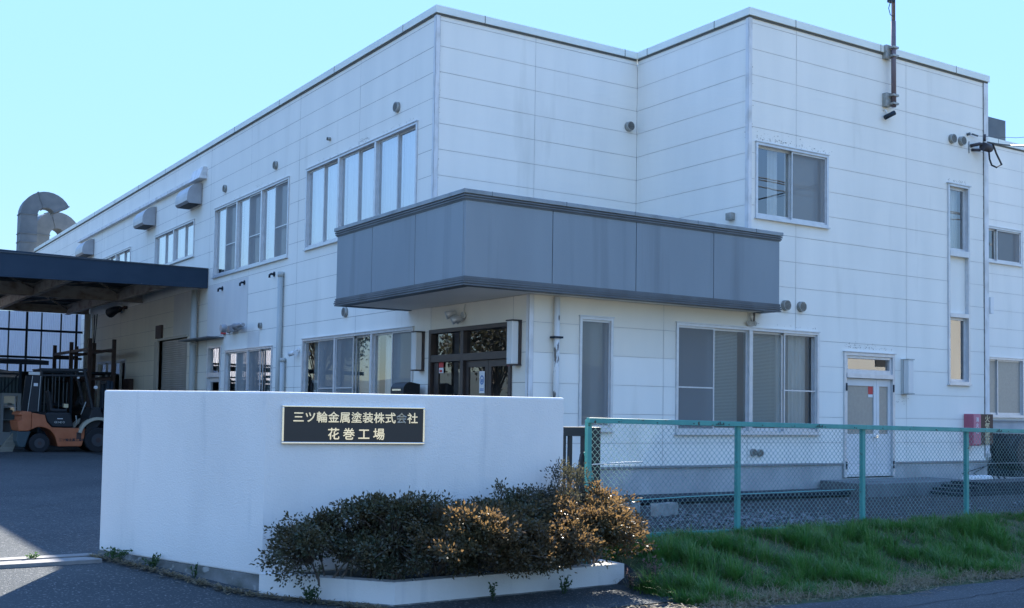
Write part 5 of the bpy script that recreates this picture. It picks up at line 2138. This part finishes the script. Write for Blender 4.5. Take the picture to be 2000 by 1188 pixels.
# litter lying flat at the road edge, in front of the planter and along the footing
n2 = 5200
x2 = np.concatenate([rng.uniform(-5.4, 3.5, 3800), rng.uniform(-6.9, -5.2, 1400)])
y2 = np.concatenate([-9.78 + rng.normal(0, .13, 3800) + .12 * np.sin(x2[:3800] * 3), np.interp(x2[3800:], [-6.9, -5.86, -5.2], [-6.1, -7.8, -8.7]) - np.abs(rng.normal(0, .09, 1400)) - .02])
az2 = rng.uniform(0, 6.28, n2)
L2 = rng.uniform(.02, .09, n2)
w2 = rng.uniform(.0025, .007, n2)
z2 = gz(x2, y2) + .018 + rng.uniform(0, .012, n2)
dx, dy = np.cos(az2) * L2, np.sin(az2) * L2
ex, ey = -np.sin(az2) * w2, np.cos(az2) * w2
tz = rng.uniform(-.01, .02, n2)
vv = np.stack([np.stack([x2 - ex, y2 - ey, z2], -1), np.stack([x2 + ex, y2 + ey, z2], -1), np.stack([x2 + dx + ex, y2 + dy + ey, z2 + tz], -1), np.stack([x2 + dx - ex, y2 + dy - ey, z2 + tz], -1)], 1).reshape(-1, 3)
ff = np.arange(n2 * 4).reshape(-1, 4)
o = np_mesh('dry_grass', np.concatenate([v, vv]), np.concatenate([f, ff + len(v)]), M_STRAW)
o['kind'] = 'stuff'


# ------------------------------------------------------------------ shrubs
def shrub(label, cx, cy, zb, rad, ztop, ntips, leaf, nleaf=50, upright=.25, stems=7, lsize=.035, lean=(0, 0), name='azalea_shrub', cat='shrub', group='azaleas in the white planter', yclip=None):
    t = thing(name, label, cat, (cx, cy, zb), group)
    h = ztop - zb
    ztop = zb + (ztop - zb) * .95
    h = ztop - zb
    ntips = int(ntips * 1.05)
    tips = []
    tries = 0
    lobes = []
    for q_ in range(17):
        a = rng.uniform(0, 2 * math.pi)
        e = math.acos(rng.uniform(-.5, 1))
        k = rng.uniform(.45, 1.0) ** .6
        lobes.append((cx + rad[0] * k * math.sin(e) * math.cos(a), cy + rad[1] * k * math.sin(e) * math.sin(a), zb + h * .48 + h * .50 * k * math.cos(e)))
    while len(tips) < ntips and tries < 20000:
        tries += 1
        lb = lobes[int(rng.integers(0, 17))]
        p = np.array(lb) + rng.normal(0, 1, 3) * np.array([.085, .085, .045])
        p[:2] += np.array(lean) * max(0, (p[2] - zb) / h)
        lim = -7.80 - .215 * (p[0] + 5.82) - .07                # stays in front of the white wall
        if p[1] > lim and p[0] < -3.05:
            p[1] = lim - rng.uniform(0, .12)
        if p[2] < zb + .05 or (p[1] > -8.46 and p[2] < zb + .22 and rng.random() < .6):
            continue
        tips.append(p)
    tips = np.array(tips)
    m = MB()
    ry = max(cy, -8.34)
    roots = [(cx + rng.uniform(-.3, .3) * rad[0], min(max(ry + rng.uniform(-.25, .25) * rad[1], -8.46), -8.0), -.09) for _ in range(stems)]
    forks = []
    for r_ in roots:
        fx = np.array([r_[0] + rng.uniform(-.35, .35) * rad[0], r_[1] + rng.uniform(-.3, .3) * rad[1], zb + h * rng.uniform(.25, .42)])
        forks.append(fx)
        mid = (np.array(r_) + fx) / 2 + rng.normal(0, .03, 3)
        m.tube([r_, tuple(mid), tuple(fx)], .013, 5, False, .008)
    forks = np.array(forks)
    for p in tips:
        d = np.linalg.norm(forks - p, axis=1)
        fx = forks[np.argmin(d)]
        mid = fx * .45 + p * .55 + rng.normal(0, .025, 3) + np.array([0, 0, .03])
        m.tube([tuple(fx), tuple(mid), tuple(p)], .005, 4, False, .0022)
    m.build('branches', M_LIMB, t)
    n = len(tips)
    cen = np.repeat(tips, nleaf, 0)
    spread = rng.normal(0, 1, cen.shape) * np.array([.036, .036, .028])
    pos = cen + spread
    core = np.array([cx, cy, zb + h * .3])
    outw = cen - core
    outw /= np.linalg.norm(outw, axis=1, keepdims=True)
    dirs = spread / .036 * .9 + outw * .35 + rng.normal(0, .5, cen.shape) + np.array([0, 0, upright])
    N = len(pos)
    V, F = leaves_at(pos, dirs, rng.uniform(.6, 1.25, N) * lsize, rng.uniform(.42, .62, N) * lsize)
    np_mesh('foliage', V, F, leaf, t)
    return t


shrub('leftmost dark azalea spreading over the corner of the white planter', -5.36, -8.10, -.08, (.48, .42), .60, 260, M_LEAFD)
shrub('dark azalea with a raised crown below the left half of the sign', -4.98, -8.30, -.08, (.50, .44), .77, 280, M_LEAFD)
shrub('dark azalea below the right half of the sign', -4.48, -8.36, -.08, (.48, .44), .74, 280, M_LEAFD)
shrub('bronze leaved azalea catching the sun at the planter front', -4.42, -8.84, -.02, (.50, .40), .60, 260, M_LEAFO)
shrub('azalea right of the planter middle with a tall sprig', -3.92, -8.46, -.08, (.42, .40), .78, 240, M_LEAFD)
shrub('rounded bronze azalea in the right part of the planter', -3.62, -8.72, -.04, (.46, .42), .68, 260, M_LEAFO)
shrub('thin grey green upright shrub against the right end of the white wall', -3.33, -8.42, -.08, (.28, .18), .95, 130, M_LEAFG, 50, .9, 6, .026, name='upright_shrub', group=None)
shrub('large orange bronze azalea hanging over the right end of the planter', -3.16, -8.56, -.02, (.44, .40), .80, 300, M_LEAFO)
shrub('low bronze azalea hanging over the planter kerb beside the grass', -2.92, -8.54, .06, (.34, .32), .58, 150, M_LEAFO)


def weed(label, x, y, h, n, leaf, name='weed', cat='weed', spread=.09, group=None, lsize=.03):
    z = float(gz(x, y))
    t = thing(name, label, cat, (x, y, z), group)
    m = MB()
    P, Dv = [], []
    for i in range(n):
        a = rng.uniform(0, 6.28)
        r_ = rng.uniform(.2, 1) * spread
        hh = h * rng.uniform(.6, 1)
        top = np.array([x + r_ * math.cos(a), y + r_ * math.sin(a), z + hh])
        m.tube([(x + r_ * .2 * math.cos(a), y + r_ * .2 * math.sin(a), z - .01), tuple((top + np.array([x, y, z])) / 2 + rng.normal(0, .006, 3)), tuple(top)], .0025, 4, False)
        for k_ in range(9):
            s_ = rng.uniform(.3, 1.0)
            p = np.array([x, y, z]) * (1 - s_) + top * s_
            P.append(p)
            Dv.append(rng.normal(0, 1, 3) + np.array([0, 0, .4]))
    m.build('stem', M_WEED, t)
    N = len(P)
    V, F = leaves_at(np.array(P), np.array(Dv), rng.uniform(.6, 1.3, N) * lsize, rng.uniform(.4, .7, N) * lsize)
    np_mesh('foliage', V, F, leaf, t)
    return t


weed('tall mauve flowering weed beside the right end of the planter', -2.60, -8.92, .30, 16, M_MAUVE, 'dead_nettle', 'weed', .11)
weed('smaller mauve flowering weed at the foot of the planter end', -2.75, -8.80, .17, 7, M_MAUVE, 'dead_nettle', 'weed', .07)
weed('bushy green weed at the left foot of the white wall', -6.72, -6.38, .12, 16, M_WEED, 'weed', 'weed', .16)
weed('green weed growing along the mossy footing near the wall end', -6.5, -6.75, .14, 12, M_WEED, 'weed', 'weed', .12)
weed('thin dark seed head weed on the footing left of the planter', -6.25, -7.12, .17, 4, M_WEED, 'weed', 'weed', .04)
weed('bright green weed at the bottom edge below the planter corner', -5.62, -8.22, .15, 14, M_WEED, 'weed', 'weed', .09)
weed('yellow green weed on the sunlit gate rail', -7.42, -6.12, .06, 10, M_WEED, 'weed', 'weed', .10, None, .022)
weed('dark weed at the foot of the planter middle', -4.2, -8.75, .15, 6, M_WEED, 'weed', 'weed', .06)
weed('dark weed cluster at the foot of the planter right half', -3.45, -8.72, .16, 10, M_WEED, 'weed', 'weed', .12)
